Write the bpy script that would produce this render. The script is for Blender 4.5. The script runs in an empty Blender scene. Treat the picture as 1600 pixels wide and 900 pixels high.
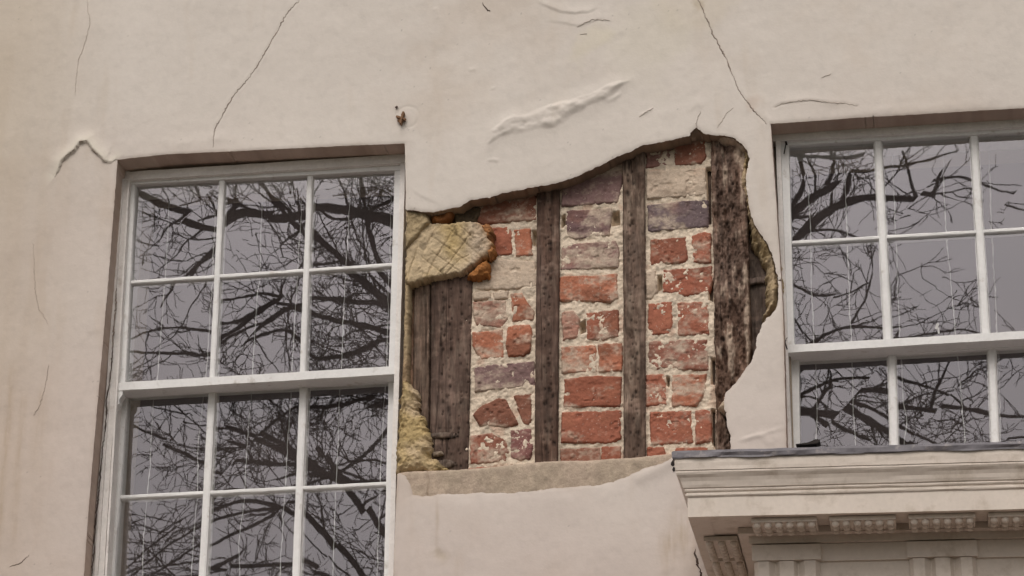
import bpy, math, random
import numpy as np
R = math.radians
random.seed(7)
SC = bpy.context.scene
COL = SC.collection

# ------------------------------------------------------------------ camera
F = 4000.0                                   # focal length in photo pixels
PITCH, YAW, DIST = R(22.0), R(9.2), 7.1
fwd = np.array([-math.sin(YAW)*math.cos(PITCH), math.cos(YAW)*math.cos(PITCH), math.sin(PITCH)])
right = np.array([math.cos(YAW), math.sin(YAW), 0.0])
up = np.cross(right, fwd)
CAM = np.array([0, 0, 4.3]) - DIST*fwd
cam = bpy.data.cameras.new('camera')
co = bpy.data.objects.new('camera', cam); COL.objects.link(co)
co.location = CAM
co.rotation_mode = 'QUATERNION'
import mathutils
co.rotation_quaternion = mathutils.Matrix(((right[0], up[0], -fwd[0]), (right[1], up[1], -fwd[1]), (right[2], up[2], -fwd[2]))).to_quaternion()
cam.sensor_width = 36.0; cam.lens = 36.0*F/1600.0
cam.clip_end = 3000
SC.camera = co

# ------------------------------------------------------------------ light
world = bpy.data.worlds.new('World'); SC.world = world; world.use_nodes = True
wt = world.node_tree; wt.nodes.clear()
sky = wt.nodes.new('ShaderNodeTexSky'); sky.sky_type = 'NISHITA'; sky.sun_disc = False
SUN_EL, SUN_AZ = R(48), R(188)               # compass angle measured like sky.sun_rotation
sky.sun_elevation = SUN_EL; sky.sun_rotation = SUN_AZ
sky.air_density = 1.0; sky.dust_density = 6.0; sky.ozone_density = 1.0
hsv = wt.nodes.new('ShaderNodeHueSaturation'); hsv.inputs['Saturation'].default_value = 0.16
tint = wt.nodes.new('ShaderNodeMix'); tint.data_type = 'RGBA'; tint.blend_type = 'MULTIPLY'
tint.inputs[0].default_value = 1.0; tint.inputs[7].default_value = (1.0, .955, .925, 1)
bg = wt.nodes.new('ShaderNodeBackground'); bg.inputs[1].default_value = 0.15
wo = wt.nodes.new('ShaderNodeOutputWorld')
wt.links.new(sky.outputs[0], hsv.inputs['Color']); wt.links.new(hsv.outputs[0], tint.inputs[6])
wt.links.new(tint.outputs[2], bg.inputs[0]); wt.links.new(bg.outputs[0], wo.inputs[0])
sun = bpy.data.lights.new('sun', 'SUN'); sun.energy = 0.6; sun.angle = R(45); sun.color = (1, .95, .88)
so = bpy.data.objects.new('sun', sun); COL.objects.link(so)
# direction towards the sun: in front of the wall (-Y), high, a little to the left
sd = mathutils.Vector((math.cos(SUN_EL)*math.sin(SUN_AZ), math.cos(SUN_EL)*math.cos(SUN_AZ), math.sin(SUN_EL)))
so.rotation_mode = 'QUATERNION'; so.rotation_quaternion = sd.to_track_quat('Z', 'Y')
so.location = (0, -8, 12)
SC.view_settings.view_transform = 'Standard'; SC.view_settings.look = 'None'
SC.view_settings.exposure = -0.28; SC.view_settings.gamma = 1.0
SC.cycles.max_bounces = 8; SC.cycles.transparent_max_bounces = 12

# ------------------------------------------------------------------ helpers
def ray(px, py):
    return fwd + (px-800.0)/F*right + (450.0-py)/F*up
def W(px, py, y=0.0):
    """photo pixel -> point on the wall-parallel plane Y=y"""
    d = ray(px, py); t = (y-CAM[1])/d[1]
    return CAM + t*d
def WX(pts, y=0.0):
    return np.array([[W(a, b, y)[0], W(a, b, y)[2]] for a, b in pts])

def _h(ix, iy, s):
    n = (ix.astype(np.int64)*374761393 + iy.astype(np.int64)*668265263 + int(s)*1442695041) & 0x7fffffff
    n = ((n ^ (n >> 13))*1274126177) & 0x7fffffff
    n = ((n ^ (n >> 15))*40503 + 12345) & 0x7fffffff
    return ((n ^ (n >> 11)) & 0xffff)/65535.0
def vn(x, y, s=0):
    ix = np.floor(x); iy = np.floor(y); fx = x-ix; fy = y-iy
    fx = fx*fx*fx*(fx*(fx*6-15)+10); fy = fy*fy*fy*(fy*(fy*6-15)+10)
    a = _h(ix, iy, s); b = _h(ix+1, iy, s); c = _h(ix, iy+1, s); d = _h(ix+1, iy+1, s)
    return (a*(1-fx)+b*fx)*(1-fy)+(c*(1-fx)+d*fx)*fy
def fbm(x, y, f, o=4, s=0, g=.5):
    r = 0; a = 1; t = 0
    c_, s_ = .8, .6
    for i in range(o):
        r = r+a*(vn(x*f+17.3*i, y*f+9.1*i, s+i)-.5)*2; t += a; a *= g
        x, y = c_*x-s_*y, s_*x+c_*y; f *= 2.03
    return r/t
def ss(a, b, x):
    t = np.clip((x-a)/(b-a), 0, 1); return t*t*(3-2*t)
def sdf(poly, x, z):
    """signed distance, negative inside"""
    P = np.asarray(poly, float); Q = np.roll(P, -1, 0)
    d = np.full(x.shape, 1e9); ins = np.zeros(x.shape, bool)
    for (ax, az), (bx, bz) in zip(P, Q):
        ex, ez = bx-ax, bz-az; L = ex*ex+ez*ez+1e-15
        t = np.clip(((x-ax)*ex+(z-az)*ez)/L, 0, 1)
        d = np.minimum(d, (x-ax-t*ex)**2+(z-az-t*ez)**2)
        c = ((az > z) != (bz > z)) & (x < ex*(z-az)/(ez if abs(ez) > 1e-12 else 1e-12)+ax)
        ins ^= c
    d = np.sqrt(d)
    return np.where(ins, -d, d)
def dline(pts, x, z):
    """distance to an open polyline, and signed side (positive above)"""
    d = np.full(x.shape, 1e9); sg = np.zeros(x.shape); tt = np.zeros(x.shape)
    n = len(pts)-1
    for i in range(n):
        ax, az = pts[i]; bx, bz = pts[i+1]; ex, ez = bx-ax, bz-az; L = ex*ex+ez*ez+1e-15
        t = np.clip(((x-ax)*ex+(z-az)*ez)/L, 0, 1)
        q = np.sqrt((x-ax-t*ex)**2+(z-az-t*ez)**2)
        s = np.sign(ex*(z-az)-ez*(x-ax))
        m = q < d
        d = np.where(m, q, d); sg = np.where(m, s, sg); tt = np.where(m, (i+t)/n, tt)
    return d, sg, tt

def link(name, me, m, parent=None, loc=None):
    o = bpy.data.objects.new(name, me); COL.objects.link(o)
    if m is not None:
        for k in (m if isinstance(m, (list, tuple)) else [m]): me.materials.append(k)
    if parent is not None: o.parent = parent
    if loc is not None: o.location = loc
    return o
def mesh_np(V, Fq, name='mesh', col=None, smooth=True, mi=None):
    me = bpy.data.meshes.new(name)
    V = np.asarray(V, np.float32)
    if isinstance(Fq, np.ndarray):
        n, k = Fq.shape
        me.vertices.add(len(V)); me.vertices.foreach_set('co', V.ravel())
        me.loops.add(n*k); me.loops.foreach_set('vertex_index', Fq.astype(np.int32).ravel())
        me.polygons.add(n); me.polygons.foreach_set('loop_start', np.arange(0, n*k, k, dtype=np.int32))
        me.update(calc_edges=True)
    else:
        me.from_pydata([tuple(map(float, v)) for v in V], [], [tuple(f) for f in Fq]); me.update()
    if smooth: me.polygons.foreach_set('use_smooth', np.ones(len(me.polygons), bool))
    if mi is not None: me.polygons.foreach_set('material_index', np.asarray(mi, np.int32))
    if col is not None:
        a = me.color_attributes.new('Col', 'FLOAT_COLOR', 'POINT')
        c = np.ones((len(V), 4), np.float32); c[:, :3] = col
        a.data.foreach_set('color', c.ravel())
    me.validate()
    return me
def join(parts):
    """list of (V,F,C) quads -> one"""
    Vs, Fs, Cs = [], [], []; n = 0
    for V, Fq, C in parts:
        Vs.append(V); Fs.append(Fq+n); Cs.append(C); n += len(V)
    return np.vstack(Vs), np.vstack(Fs), np.vstack(Cs)

def sheet(xs, zs, sd_fn, y_fn, col_fn, skirt=None, scol=None, splay=None):
    """height-field sheet over a grid where sd_fn<0, its rim snapped on sd=0 and turned back to Y=skirt"""
    X, Z = np.meshgrid(xs, zs)
    S = sd_fn(X, Z)
    eps = 2e-4
    ins = S < 0
    q = ins[:-1, :-1] & ins[1:, :-1] & ins[:-1, 1:] & ins[1:, 1:]
    nz, nx = X.shape
    idx = np.arange(nz*nx).reshape(nz, nx)
    quads = np.stack([idx[:-1, :-1][q], idx[:-1, 1:][q], idx[1:, 1:][q], idx[1:, :-1][q]], 1)
    if len(quads) == 0: return None
    # boundary vertices
    cnt = np.zeros((nz, nx), int)
    for dz in (0, 1):
        for dx in (0, 1):
            cnt[dz:nz-1+dz, dx:nx-1+dx] += q
    outer = np.zeros((nz, nx), bool); outer[0, :] = outer[-1, :] = True; outer[:, 0] = outer[:, -1] = True
    b = (cnt > 0) & (cnt < 4) & ~outer
    bx, bz = X[b], Z[b]
    for it in range(2):
        s0 = sd_fn(bx, bz)
        gx = (sd_fn(bx+eps, bz)-sd_fn(bx-eps, bz))/(2*eps); gz = (sd_fn(bx, bz+eps)-sd_fn(bx, bz-eps))/(2*eps)
        g = np.sqrt(gx*gx+gz*gz)+1e-6
        lim = 1.6*max(xs[1]-xs[0], 1e-4) if len(xs) < 60 else .012
        mv = np.clip(-s0, -lim, lim)
        bx = bx+mv*gx/g; bz = bz+mv*gz/g
    X = X.copy(); Z = Z.copy(); X[b] = bx; Z[b] = bz
    used = np.unique(quads); re = -np.ones(nz*nx, int); re[used] = np.arange(len(used))
    quads = re[quads]
    x = X.ravel()[used]; z = Z.ravel()[used]; bflag = b.ravel()[used]
    d = -sd_fn(x, z); d = np.maximum(d, 0)
    d[bflag] = 0
    y = y_fn(x, z, d)
    V = np.stack([x, y, z], 1); C = col_fn(x, z, d)
    if skirt is not None:
        e = np.concatenate([quads[:, [0, 1]], quads[:, [1, 2]], quads[:, [2, 3]], quads[:, [3, 0]]])
        key = np.sort(e, 1); k = key[:, 0].astype(np.int64)*len(V)+key[:, 1]
        u, inv, c = np.unique(k, return_inverse=True, return_counts=True)
        be = e[c[inv] == 1]
        bv = np.unique(be); m = -np.ones(len(V), int); m[bv] = np.arange(len(bv))+len(V)
        V2 = V[bv].copy(); V2[:, 1] = skirt
        if splay is not None: V2[:, 0] += splay(V2[:, 0], V2[:, 2])
        if scol is None:
            V = np.vstack([V, V2]); C = np.vstack([C, C[bv]])
            quads = np.vstack([quads, np.stack([be[:, 1], be[:, 0], m[be[:, 0]], m[be[:, 1]]], 1)])
        else:
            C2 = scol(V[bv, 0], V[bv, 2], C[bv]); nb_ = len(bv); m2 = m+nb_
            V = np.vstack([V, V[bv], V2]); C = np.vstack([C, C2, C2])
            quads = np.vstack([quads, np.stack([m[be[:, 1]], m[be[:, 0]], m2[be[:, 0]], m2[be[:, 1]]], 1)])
    return V, quads, C
def relief(poly, pitch, y_fn, col_fn, skirt, jit=0.0, jf=60, seed=0, grow=0.0):
    P = np.asarray(poly); x0, z0 = P.min(0)-pitch*3-jit; x1, z1 = P.max(0)+pitch*3+jit
    xs = np.arange(x0, x1, pitch); zs = np.arange(z0, z1, pitch)
    fn = (lambda x, z: sdf(P, x, z)-grow+jit*1.25*fbm(x, z, jf, 5, seed, .68)) if jit else (lambda x, z: sdf(P, x, z))
    return sheet(xs, zs, fn, y_fn, col_fn, skirt)

# ------------------------------------------------------------------ materials
def mat(name, color=(.5, .5, .5), rough=.8, attr=False, n1=(30, .12), n2=None, bump=(120, .15, .002), tint2=None, spec=.3, stretch=(1, 1, 1), bump2=None):
    m = bpy.data.materials.new(name); m.use_nodes = True; t = m.node_tree; N = t.nodes; L = t.links
    p = N['Principled BSDF']; p.inputs['Roughness'].default_value = rough
    p.inputs['Specular IOR Level'].default_value = spec
    tc = N.new('ShaderNodeTexCoord'); mp = N.new('ShaderNodeMapping'); mp.inputs['Scale'].default_value = stretch
    L.new(tc.outputs['Object'], mp.inputs['Vector'])
    if attr:
        c = N.new('ShaderNodeAttribute'); c.attribute_name = 'Col'; src = c.outputs['Color']
    else:
        c = N.new('ShaderNodeRGB'); c.outputs[0].default_value = (*color, 1); src = c.outputs[0]
    for k, nn in enumerate((n1, n2)):
        if not nn: continue
        n = N.new('ShaderNodeTexNoise'); n.inputs['Scale'].default_value = nn[0]; n.inputs['Detail'].default_value = 6
        n.inputs['Roughness'].default_value = .6
        L.new(mp.outputs[0], n.inputs['Vector'])
        r = N.new('ShaderNodeMapRange'); r.inputs[1].default_value = .25; r.inputs[2].default_value = .75
        r.inputs[3].default_value = 1-nn[1]; r.inputs[4].default_value = 1+nn[1]
        L.new(n.outputs[0], r.inputs[0])
        mx = N.new('ShaderNodeMix'); mx.data_type = 'RGBA'; mx.blend_type = 'MULTIPLY'; mx.inputs[0].default_value = 1
        L.new(src, mx.inputs[6]); L.new(r.outputs[0], mx.inputs[7]); src = mx.outputs[2]
    if tint2:
        n = N.new('ShaderNodeTexNoise'); n.inputs['Scale'].default_value = tint2[1]; n.inputs['Detail'].default_value = 8
        n.inputs['Roughness'].default_value = .65
        L.new(mp.outputs[0], n.inputs['Vector'])
        r = N.new('ShaderNodeMapRange'); r.inputs[1].default_value = tint2[2]; r.inputs[2].default_value = tint2[3]
        L.new(n.outputs[0], r.inputs[0])
        mx = N.new('ShaderNodeMix'); mx.data_type = 'RGBA'
        L.new(r.outputs[0], mx.inputs[0]); L.new(src, mx.inputs[6]); mx.inputs[7].default_value = (*tint2[0], 1); src = mx.outputs[2]
    L.new(src, p.inputs['Base Color'])
    prev = None
    for bb in (bump, bump2):
        if not bb: continue
        n = N.new('ShaderNodeTexNoise'); n.inputs['Scale'].default_value = bb[0]; n.inputs['Detail'].default_value = 5
        L.new(mp.outputs[0], n.inputs['Vector'])
        b = N.new('ShaderNodeBump'); b.inputs['Strength'].default_value = bb[1]; b.inputs['Distance'].default_value = bb[2]
        L.new(n.outputs[0], b.inputs['Height'])
        if prev: L.new(prev.outputs[0], b.inputs['Normal'])
        prev = b
    if prev: L.new(prev.outputs[0], p.inputs['Normal'])
    return m

M_PLASTER = mat('plaster', attr=True, rough=.85, n1=(3, .035), n2=(55, .03), bump=(160, .25, .0014), bump2=(28, .2, .004), spec=.2)
M_REVEAL = mat('crack_dark', (.075, .05, .04), n1=(90, .4))
M_CRACK = mat('hairline', (.27, .215, .18), n1=(90, .5))
M_FAINT = mat('faint_hairline', (.42, .35, .30), n1=(90, .4))
M_BRICK = mat('brick', attr=True, rough=.9, n1=(70, .16), n2=(260, .14), bump=(220, .5, .002), spec=.15)
M_MORTAR = mat('mortar', attr=True, rough=.95, n1=(60, .14), n2=(300, .16), bump=(260, .7, .003), spec=.1)
M_WOOD = mat('weathered_wood', attr=True, rough=.85, n1=(60, .4), n2=(300, .25), bump=(140, .6, .003), stretch=(1, 1, .13), spec=.2)
M_OCHRE = mat('ochre_render', attr=True, rough=.95, n1=(50, .14), n2=(240, .16), bump=(150, .7, .003), spec=.1)
M_PAINT = mat('white_paint', (.735, .725, .712), rough=.55, n1=(14, .06), n2=(120, .05), bump=(90, .22, .002), tint2=((.44, .39, .34), 26, .60, .80), spec=.35)
M_PAINTF = mat('frame_paint', (.76, .725, .695), rough=.6, n1=(14, .10), n2=(120, .08), bump=(70, .5, .003), tint2=((.40, .34, .30), 16, .60, .80), spec=.3)
M_CREAM = mat('cream_paint', (.645, .57, .50), rough=.6, n1=(9, .06), n2=(90, .05), bump=(80, .2, .002), tint2=((.42, .35, .28), 18, .52, .78), spec=.3)
M_LEAD = mat('lead', (.16, .15, .165), rough=.6, n1=(30, .25), bump=(60, .4, .004), tint2=((.30, .27, .26), 40, .55, .7), spec=.4)
M_RUST = mat('rusty_iron', (.20, .11, .06), rough=.8, n1=(150, .4))
M_ROOM = mat('room', (.12, .095, .09), n1=(2, .2), bump=None)
M_CORD = mat('cord', (.50, .49, .48), rough=.6, n1=(200, .15), bump=None)
M_SLATE = mat('slate', (.03, .024, .022), rough=.8, n1=(80, .3))
M_BARK = mat('bark', (.045, .036, .032), rough=.9, n1=(12, .3), bump=(40, .6, .01), spec=.1)
M_GROUND = mat('paving', (.20, .14, .12), n1=(3, .2))
M_ASPH = mat('asphalt', (.06, .058, .055), n1=(20, .2))
M_GRASS = mat('turf', (.07, .09, .04), n1=(5, .3))

def glass_mat():
    m = bpy.data.materials.new('old_glass'); m.use_nodes = True; t = m.node_tree; N = t.nodes; L = t.links; N.clear()
    o = N.new('ShaderNodeOutputMaterial'); mx = N.new('ShaderNodeMixShader')
    g = N.new('ShaderNodeBsdfGlossy'); g.inputs['Roughness'].default_value = .009; g.inputs['Color'].default_value = (.95, .93, 1, 1)
    tr = N.new('ShaderNodeBsdfTransparent'); tr.inputs[0].default_value = (.95, .96, .95, 1)
    fr = N.new('ShaderNodeFresnel'); fr.inputs[0].default_value = 2.18
    tc = N.new('ShaderNodeTexCoord'); n = N.new('ShaderNodeTexNoise'); n.inputs['Scale'].default_value = 9; n.inputs['Detail'].default_value = 2
    b = N.new('ShaderNodeBump'); b.inputs['Strength'].default_value = .10; b.inputs['Distance'].default_value = .0005
    L.new(tc.outputs['Object'], n.inputs['Vector']); L.new(n.outputs[0], b.inputs['Height']); L.new(b.outputs[0], g.inputs['Normal'])
    ge = N.new('ShaderNodeNewGeometry'); sw = N.new('ShaderNodeMix'); sw.data_type = 'FLOAT'; sw.inputs[3].default_value = .18
    L.new(ge.outputs['Backfacing'], sw.inputs[0]); L.new(fr.outputs[0], sw.inputs[2])
    L.new(sw.outputs[0], mx.inputs[0]); L.new(tr.outputs[0], mx.inputs[1]); L.new(g.outputs[0], mx.inputs[2])
    # a faint diffuse veil on the panes, haze painted in to lift the darks
    df = N.new('ShaderNodeBsdfDiffuse'); df.inputs[0].default_value = (.60, .50, .48, 1)
    n2 = N.new('ShaderNodeTexNoise'); n2.inputs['Scale'].default_value = 5; n2.inputs['Detail'].default_value = 6
    rg = N.new('ShaderNodeMapRange'); rg.inputs[1].default_value = .3; rg.inputs[2].default_value = .75; rg.inputs[3].default_value = .035; rg.inputs[4].default_value = .075
    mx2 = N.new('ShaderNodeMixShader'); L.new(tc.outputs['Object'], n2.inputs['Vector']); L.new(n2.outputs[0], rg.inputs[0]); L.new(rg.outputs[0], mx2.inputs[0])
    L.new(mx.outputs[0], mx2.inputs[1]); L.new(df.outputs[0], mx2.inputs[2])
    L.new(mx2.outputs[0], o.inputs[0]); return m
def clear_mat():
    m = bpy.data.materials.new('glass_edge'); m.use_nodes = True; t = m.node_tree; N = t.nodes; N.clear()
    o = N.new('ShaderNodeOutputMaterial'); tr = N.new('ShaderNodeBsdfTransparent'); tr.inputs[0].default_value = (.97, .98, .97, 1)
    t.links.new(tr.outputs[0], o.inputs[0]); return m
M_GLASS = glass_mat(); M_CLEAR = clear_mat()

def tag(o, label=None, cat=None, group=None, kind=None):
    if label: o['label'] = label
    if cat: o['category'] = cat
    if group: o['group'] = group
    if kind: o['kind'] = kind
    return o

# ------------------------------------------------------------------ the setting
def box_vf(x0, x1, y0, y1, z0, z1):
    V = [(x0, y0, z0), (x1, y0, z0), (x1, y1, z0), (x0, y1, z0), (x0, y0, z1), (x1, y0, z1), (x1, y1, z1), (x0, y1, z1)]
    Fq = [(0, 3, 2, 1), (4, 5, 6, 7), (0, 1, 5, 4), (1, 2, 6, 5), (2, 3, 7, 6), (3, 0, 4, 7)]
    return V, Fq
def box(name, m, parent, *b):
    V, Fq = box_vf(*b); return link(name, mesh_np(np.array(V), Fq, name, smooth=False), m, parent)
g = link('ground', mesh_np([(-600, -900, 0), (600, -900, 0), (600, 300, 0), (-600, 300, 0)], [(0, 1, 2, 3)], smooth=False), M_GRASS); tag(g, kind='structure')
pv = box('pavement', M_GROUND, None, -60, 60, -3.0, .3, -.1, .13); tag(pv, kind='structure')
rd = link('road', mesh_np([(-60, -9.5, .004), (60, -9.5, .004), (60, -3.0, .004), (-60, -3.0, .004)], [(0, 1, 2, 3)], smooth=False), M_ASPH); tag(rd, kind='structure')

# ------------------------------------------------------------------ the house
house = bpy.data.objects.new('house', None); COL.objects.link(house); house.location = (0, 0, 0)
tag(house, 'old cream rendered house front with sash windows and a broken patch showing brick and timber', 'house')

REC = .078                                   # how far the window frames sit back
OPEN_L = [(184, 250), (260, 241), (420, 233), (540, 227), (632, 223), (634, 300), (633, 340), (629, 500), (622, 700), (616, 850), (612, 955), (124, 985), (131, 900), (139, 790), (155, 600), (168, 450)]
OPEN_R = [(1204, 193), (1290, 187), (1400, 180), (1500, 174), (1600, 168), (1712, 161), (1716, 400), (1722, 700), (1722, 790), (1230, 800), (1229, 700), (1223, 480), (1213, 320)]
HOLE = [(600, 327), (650, 329), (676, 332), (700, 326), (722, 322), (733, 314), (748, 311), (776, 306), (780, 303), (805, 299), (830, 293), (856, 289), (880, 283),
        (900, 276), (920, 267), (940, 257), (958, 247), (975, 239), (985, 236), (1005, 227), (1030, 222), (1055, 217), (1078, 212), (1078, 207), (1088, 199), (1098, 207),
        (1112, 210), (1130, 211), (1148, 216), (1160, 224), (1168, 234), (1171, 246), (1167, 262), (1165, 278), (1166, 296), (1170, 318), (1174, 338), (1180, 352),
        (1190, 366), (1200, 380), (1207, 398), (1212, 420), (1216, 445), (1217, 466), (1212, 483), (1200, 495), (1190, 506), (1184, 522), (1180, 545), (1173, 565),
        (1160, 583), (1148, 600), (1133, 614), (1129, 628), (1135, 645), (1136, 665), (1142, 682), (1140, 700), (1139, 716), (1090, 719), (1052, 716), (1038, 724), (1010, 731),
        (985, 742), (960, 752), (925, 758), (880, 762), (830, 766), (780, 768), (720, 771), (660, 774), (645, 772), (640, 758), (634, 745), (626, 740), (600, 738)]
pOL, pOR, pH = WX(OPEN_L), WX(OPEN_R), WX(HOLE)
def s_wall(x, z):
    j = .0009*fbm(x, z, 90, 3, 5)
    a = np.minimum(sdf(pOL, x, z)+j, sdf(pOR, x, z)+j)
    h = sdf(pH, x, z)+.0050*fbm(x, z, 45, 5, 6, .68)
    return -np.minimum(a, h)

c0 = W(0, 0); c1 = W(1600, 900)
def far(n, a, g):
    r = []; s = g
    for i in range(n): a += s; s *= 1.35; r.append(a)
    return r
PITCHW = .0036
xl, xr, zb, zt = W(-40, 940)[0]-.03, W(1745, 450)[0]+.05, W(1500, 960)[2]-.09, W(0, -30)[2]+.05
xs = np.arange(xl, xr, PITCHW); zs = np.arange(zb, zt, PITCHW)
xs = np.concatenate([[-8, -6.5, -5, -4, -3.2, -2.6, -2.2], xs[xs > -2.1] if xl < -2.1 else xs, xs[-1]+np.array([.05, .12, .25, .45, .8, 1.3, 2, 3, 4, 5.5])])
xs = np.unique(xs)
zs = np.unique(np.concatenate([[.12, .6, 1.2, 1.8, 2.2, 2.5, 2.7, 2.85, 2.95], zs[zs > 3.0], zs[-1]+np.array([.05, .12, .25, .45, .8, 1.3, 2, 3])]))

ridge_band = WX([(768, 204), (784, 190), (804, 181), (822, 182), (840, 170), (872, 160), (900, 155), (928, 146), (956, 131), (984, 126), (970, 136), (958, 146), (945, 156), (925, 160), (912, 168), (893, 178), (880, 190), (866, 198), (842, 199), (815, 207), (800, 206), (784, 212), (764, 224)])
L_ = lambda pts: WX(pts)
cracks = {
 'c1': [(468, 0), (455, 12), (443, 28), (436, 43), (424, 62), (412, 84), (401, 103), (391, 117), (378, 134), (366, 147), (354, 167), (346, 183), (337, 197), (334, 210), (333, 230)],
 'c2': [(1086, -6), (1093, 4), (1097, 12), (1101, 24), (1108, 38), (1113, 52), (1120, 64), (1126, 76), (1135, 92), (1141, 108), (1147, 122), (1154, 140), (1160, 150), (1170, 161), (1177, 172), (1188, 182), (1198, 194)],
 'c3': [(136, -4), (138, 18), (142, 38), (137, 55), (131, 75), (124, 92), (120, 120), (118, 150)],
 'c4': [(86, 276), (93, 266), (97, 254), (108, 243), (118, 236), (126, 224), (137, 222), (146, 236), (156, 244), (164, 254), (174, 255), (183, 249)],
 'c5': [(1087, 858), (1086, 866), (1090, 876), (1089, 884), (1095, 892), (1096, 905)],
 'c6': [(754, 3), (757, 10), (762, 15), (767, 17)],
 'c7': [(900, 42), (912, 37), (925, 31), (940, 31), (953, 33)],
 'c8': [(998, 183), (1008, 177), (1020, 170)],
 'c9': [(1210, 168), (1222, 162), (1238, 160), (1262, 157), (1278, 158), (1300, 161), (1322, 162), (1340, 166)],
 'c10': [(1088, 199), (1089, 188), (1095, 174)],
 'c11': [(1120, 200), (1127, 190), (1136, 176), (1146, 168)],
 'c12': [(15, 886), (32, 880), (46, 868)],
 'c13': [(52, 650), (62, 635), (72, 600), (76, 570)],
 'c14': [(52, 380), (53, 410), (55, 455), (60, 480), (78, 510)],
 'c15': [(906, 54), (917, 53)],
 'c16': [(1284, 122), (1298, 116)],
 'c17': [(84, 276), (80, 290), (76, 306)],
 'c18': [(1180, 160), (1196, 186), (1206, 200)],
 'c19': [(0, 182), (30, 190)],
}
CW = {k: WX(v) for k, v in cracks.items()}
def near(P, x, z, m=.12):
    x0, z0 = P.min(0)-m; x1, z1 = P.max(0)+m
    return (x > x0) & (x < x1) & (z > z0) & (z < z1)
def y_wall(x, z, d):
    h = .0055*fbm(x, z, 1.6, 3, 11) + .0022*fbm(x, z, 7, 4, 12) + .0005*fbm(x, z, 40, 4, 13)
    # blistered band over the hole
    m = near(ridge_band, x, z)
    xm, zm = x[m], z[m]
    wob = .004*fbm(xm, zm, 25, 3, 33)
    s = sdf(ridge_band, xm, zm)+wob
    hb = .0066*ss(.006, -.014, s)*(1+.9*fbm(xm, zm, 30, 3, 21))
    h[m] += hb + .002*ss(.05, 0, np.abs(s))*ss(.05, .0, np.maximum(s, 0))
    def ridge(name, pts, w, a, side=0):
        P = WX(pts); mm = near(P, x, z, 4*w+.02)
        d_, sg, tt = dline(P, x[mm]+.003*fbm(x[mm], z[mm], 30, 2, 41), z[mm]+.003*fbm(x[mm], z[mm], 30, 2, 42))
        e = np.exp(-(d_/w)**2)*a*np.clip(4*tt*(1-tt)*1.3, 0, 1)*(1+.6*fbm(x[mm], z[mm], 40, 2, 43))
        if side: e = a*np.where(sg*side > 0, np.exp(-(d_/(w*3))**2), np.exp(-(d_/(w*.35))**2))*np.clip(5*tt*(1-tt), 0, 1)
        h[mm] += .5*e
    ridge('a', [(778, 200), (800, 186), (826, 184)], .006, .006, 1)
    ridge('b', [(762, 224), (780, 212), (796, 206)], .005, .004)
    ridge('c', [(870, 180), (886, 166), (902, 160), (912, 166), (904, 176)], .006, .006)
    ridge('d', [(900, 157), (930, 146), (960, 132), (985, 127)], .007, .004, 1)
    ridge('e', [(945, 158), (962, 153), (972, 144)], .005, .004)
    ridge('f', [(838, -2), (850, 8), (875, 17), (900, 20), (920, 18), (940, 10)], .006, .006, 1)
    ridge('g', [(850, 30), (880, 34), (905, 40), (935, 28), (960, 33)], .010, .004, 1)
    ridge('h', [(760, 250), (772, 249), (780, 252)], .005, .004)
    ridge('i', [(732, 110), (744, 108)], .006, .003)
    ridge('j', [(768, 140), (774, 136)], .004, .003)
    ridge('k', [(998, 182), (1022, 169)], .004, .003)
    ridge('l', [(1208, 166), (1222, 161), (1262, 156), (1300, 161), (1345, 167)], .007, .004, 1)
    ridge('m', [(1190, 170), (1204, 190), (1218, 196)], .008, .004)
    ridge('n', [(1296, 178), (1420, 168), (1560, 160)], .012, .002)
    ridge('o', [(230, 225), (300, 222), (380, 212)], .02, .003)
    ridge('p', [(680, 10), (684, 30)], .008, .003)
    ridge('q', [(1180, 676), (1200, 690), (1222, 682)], .012, .004)
    ridge('r', [(1150, 690), (1190, 680), (1225, 668)], .006, .004)
    ridge('s', [(640, 292), (660, 306), (690, 318)], .010, .003, 1)
    ridge('t', [(1075, 175), (1090, 160), (1100, 168)], .012, .003)
    # lifted flake left of the window: the coat above stands proud of the one below
    P = CW['c4']; mm = near(P, x, z, .14)
    d_, sg, tt = dline(P, x[mm], z[mm])
    k = np.clip(6*tt*(1-tt), 0, 1)
    h[mm] += .009*np.where(sg > 0, np.exp(-(d_/.028)**2), 0)*k
    # edges of the coat above the hole lift slightly, lower sill of the hole rounds in
    P = WX([(640, 770), (700, 773), (800, 768), (900, 760), (960, 752), (1000, 738), (1035, 722)])
    mm = near(P, x, z, .1); d_, sg, tt = dline(P, x[mm], z[mm])
    h[mm] -= .002*np.exp(-(d_/.02)**2)
    P = WX([(1000, 745), (1040, 725), (1050, 718)]); mm = near(P, x, z, .1); d_, sg, tt = dline(P, x[mm], z[mm])
    h[mm] += .006*np.exp(-(d_/.02)**2)
    for k in ('c1', 'c2', 'c5', 'c9'):
        P = CW[k]; mm = near(P, x, z, .05); d_, sg, tt = dline(P, x[mm], z[mm])
        h[mm] += .0004*np.exp(-((d_-.006)/.006)**2) - .001*np.exp(-(d_/.003)**2)
    # round old arris at the openings
    h -= .002*np.exp(-d/.003)
    # plugged hole and rings by the iron fixing
    cx, _, cz = W(636, 182); r = np.sqrt((x-cx)**2+(z-cz)**2)
    h += -.0012*np.exp(-((r-.034)/.003)**2)
    cx, _, cz = W(690, 866); r = np.sqrt((x-cx)**2+(z-cz)**2); h -= .003*np.exp(-(r/.016)**2)
    return -h
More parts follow.
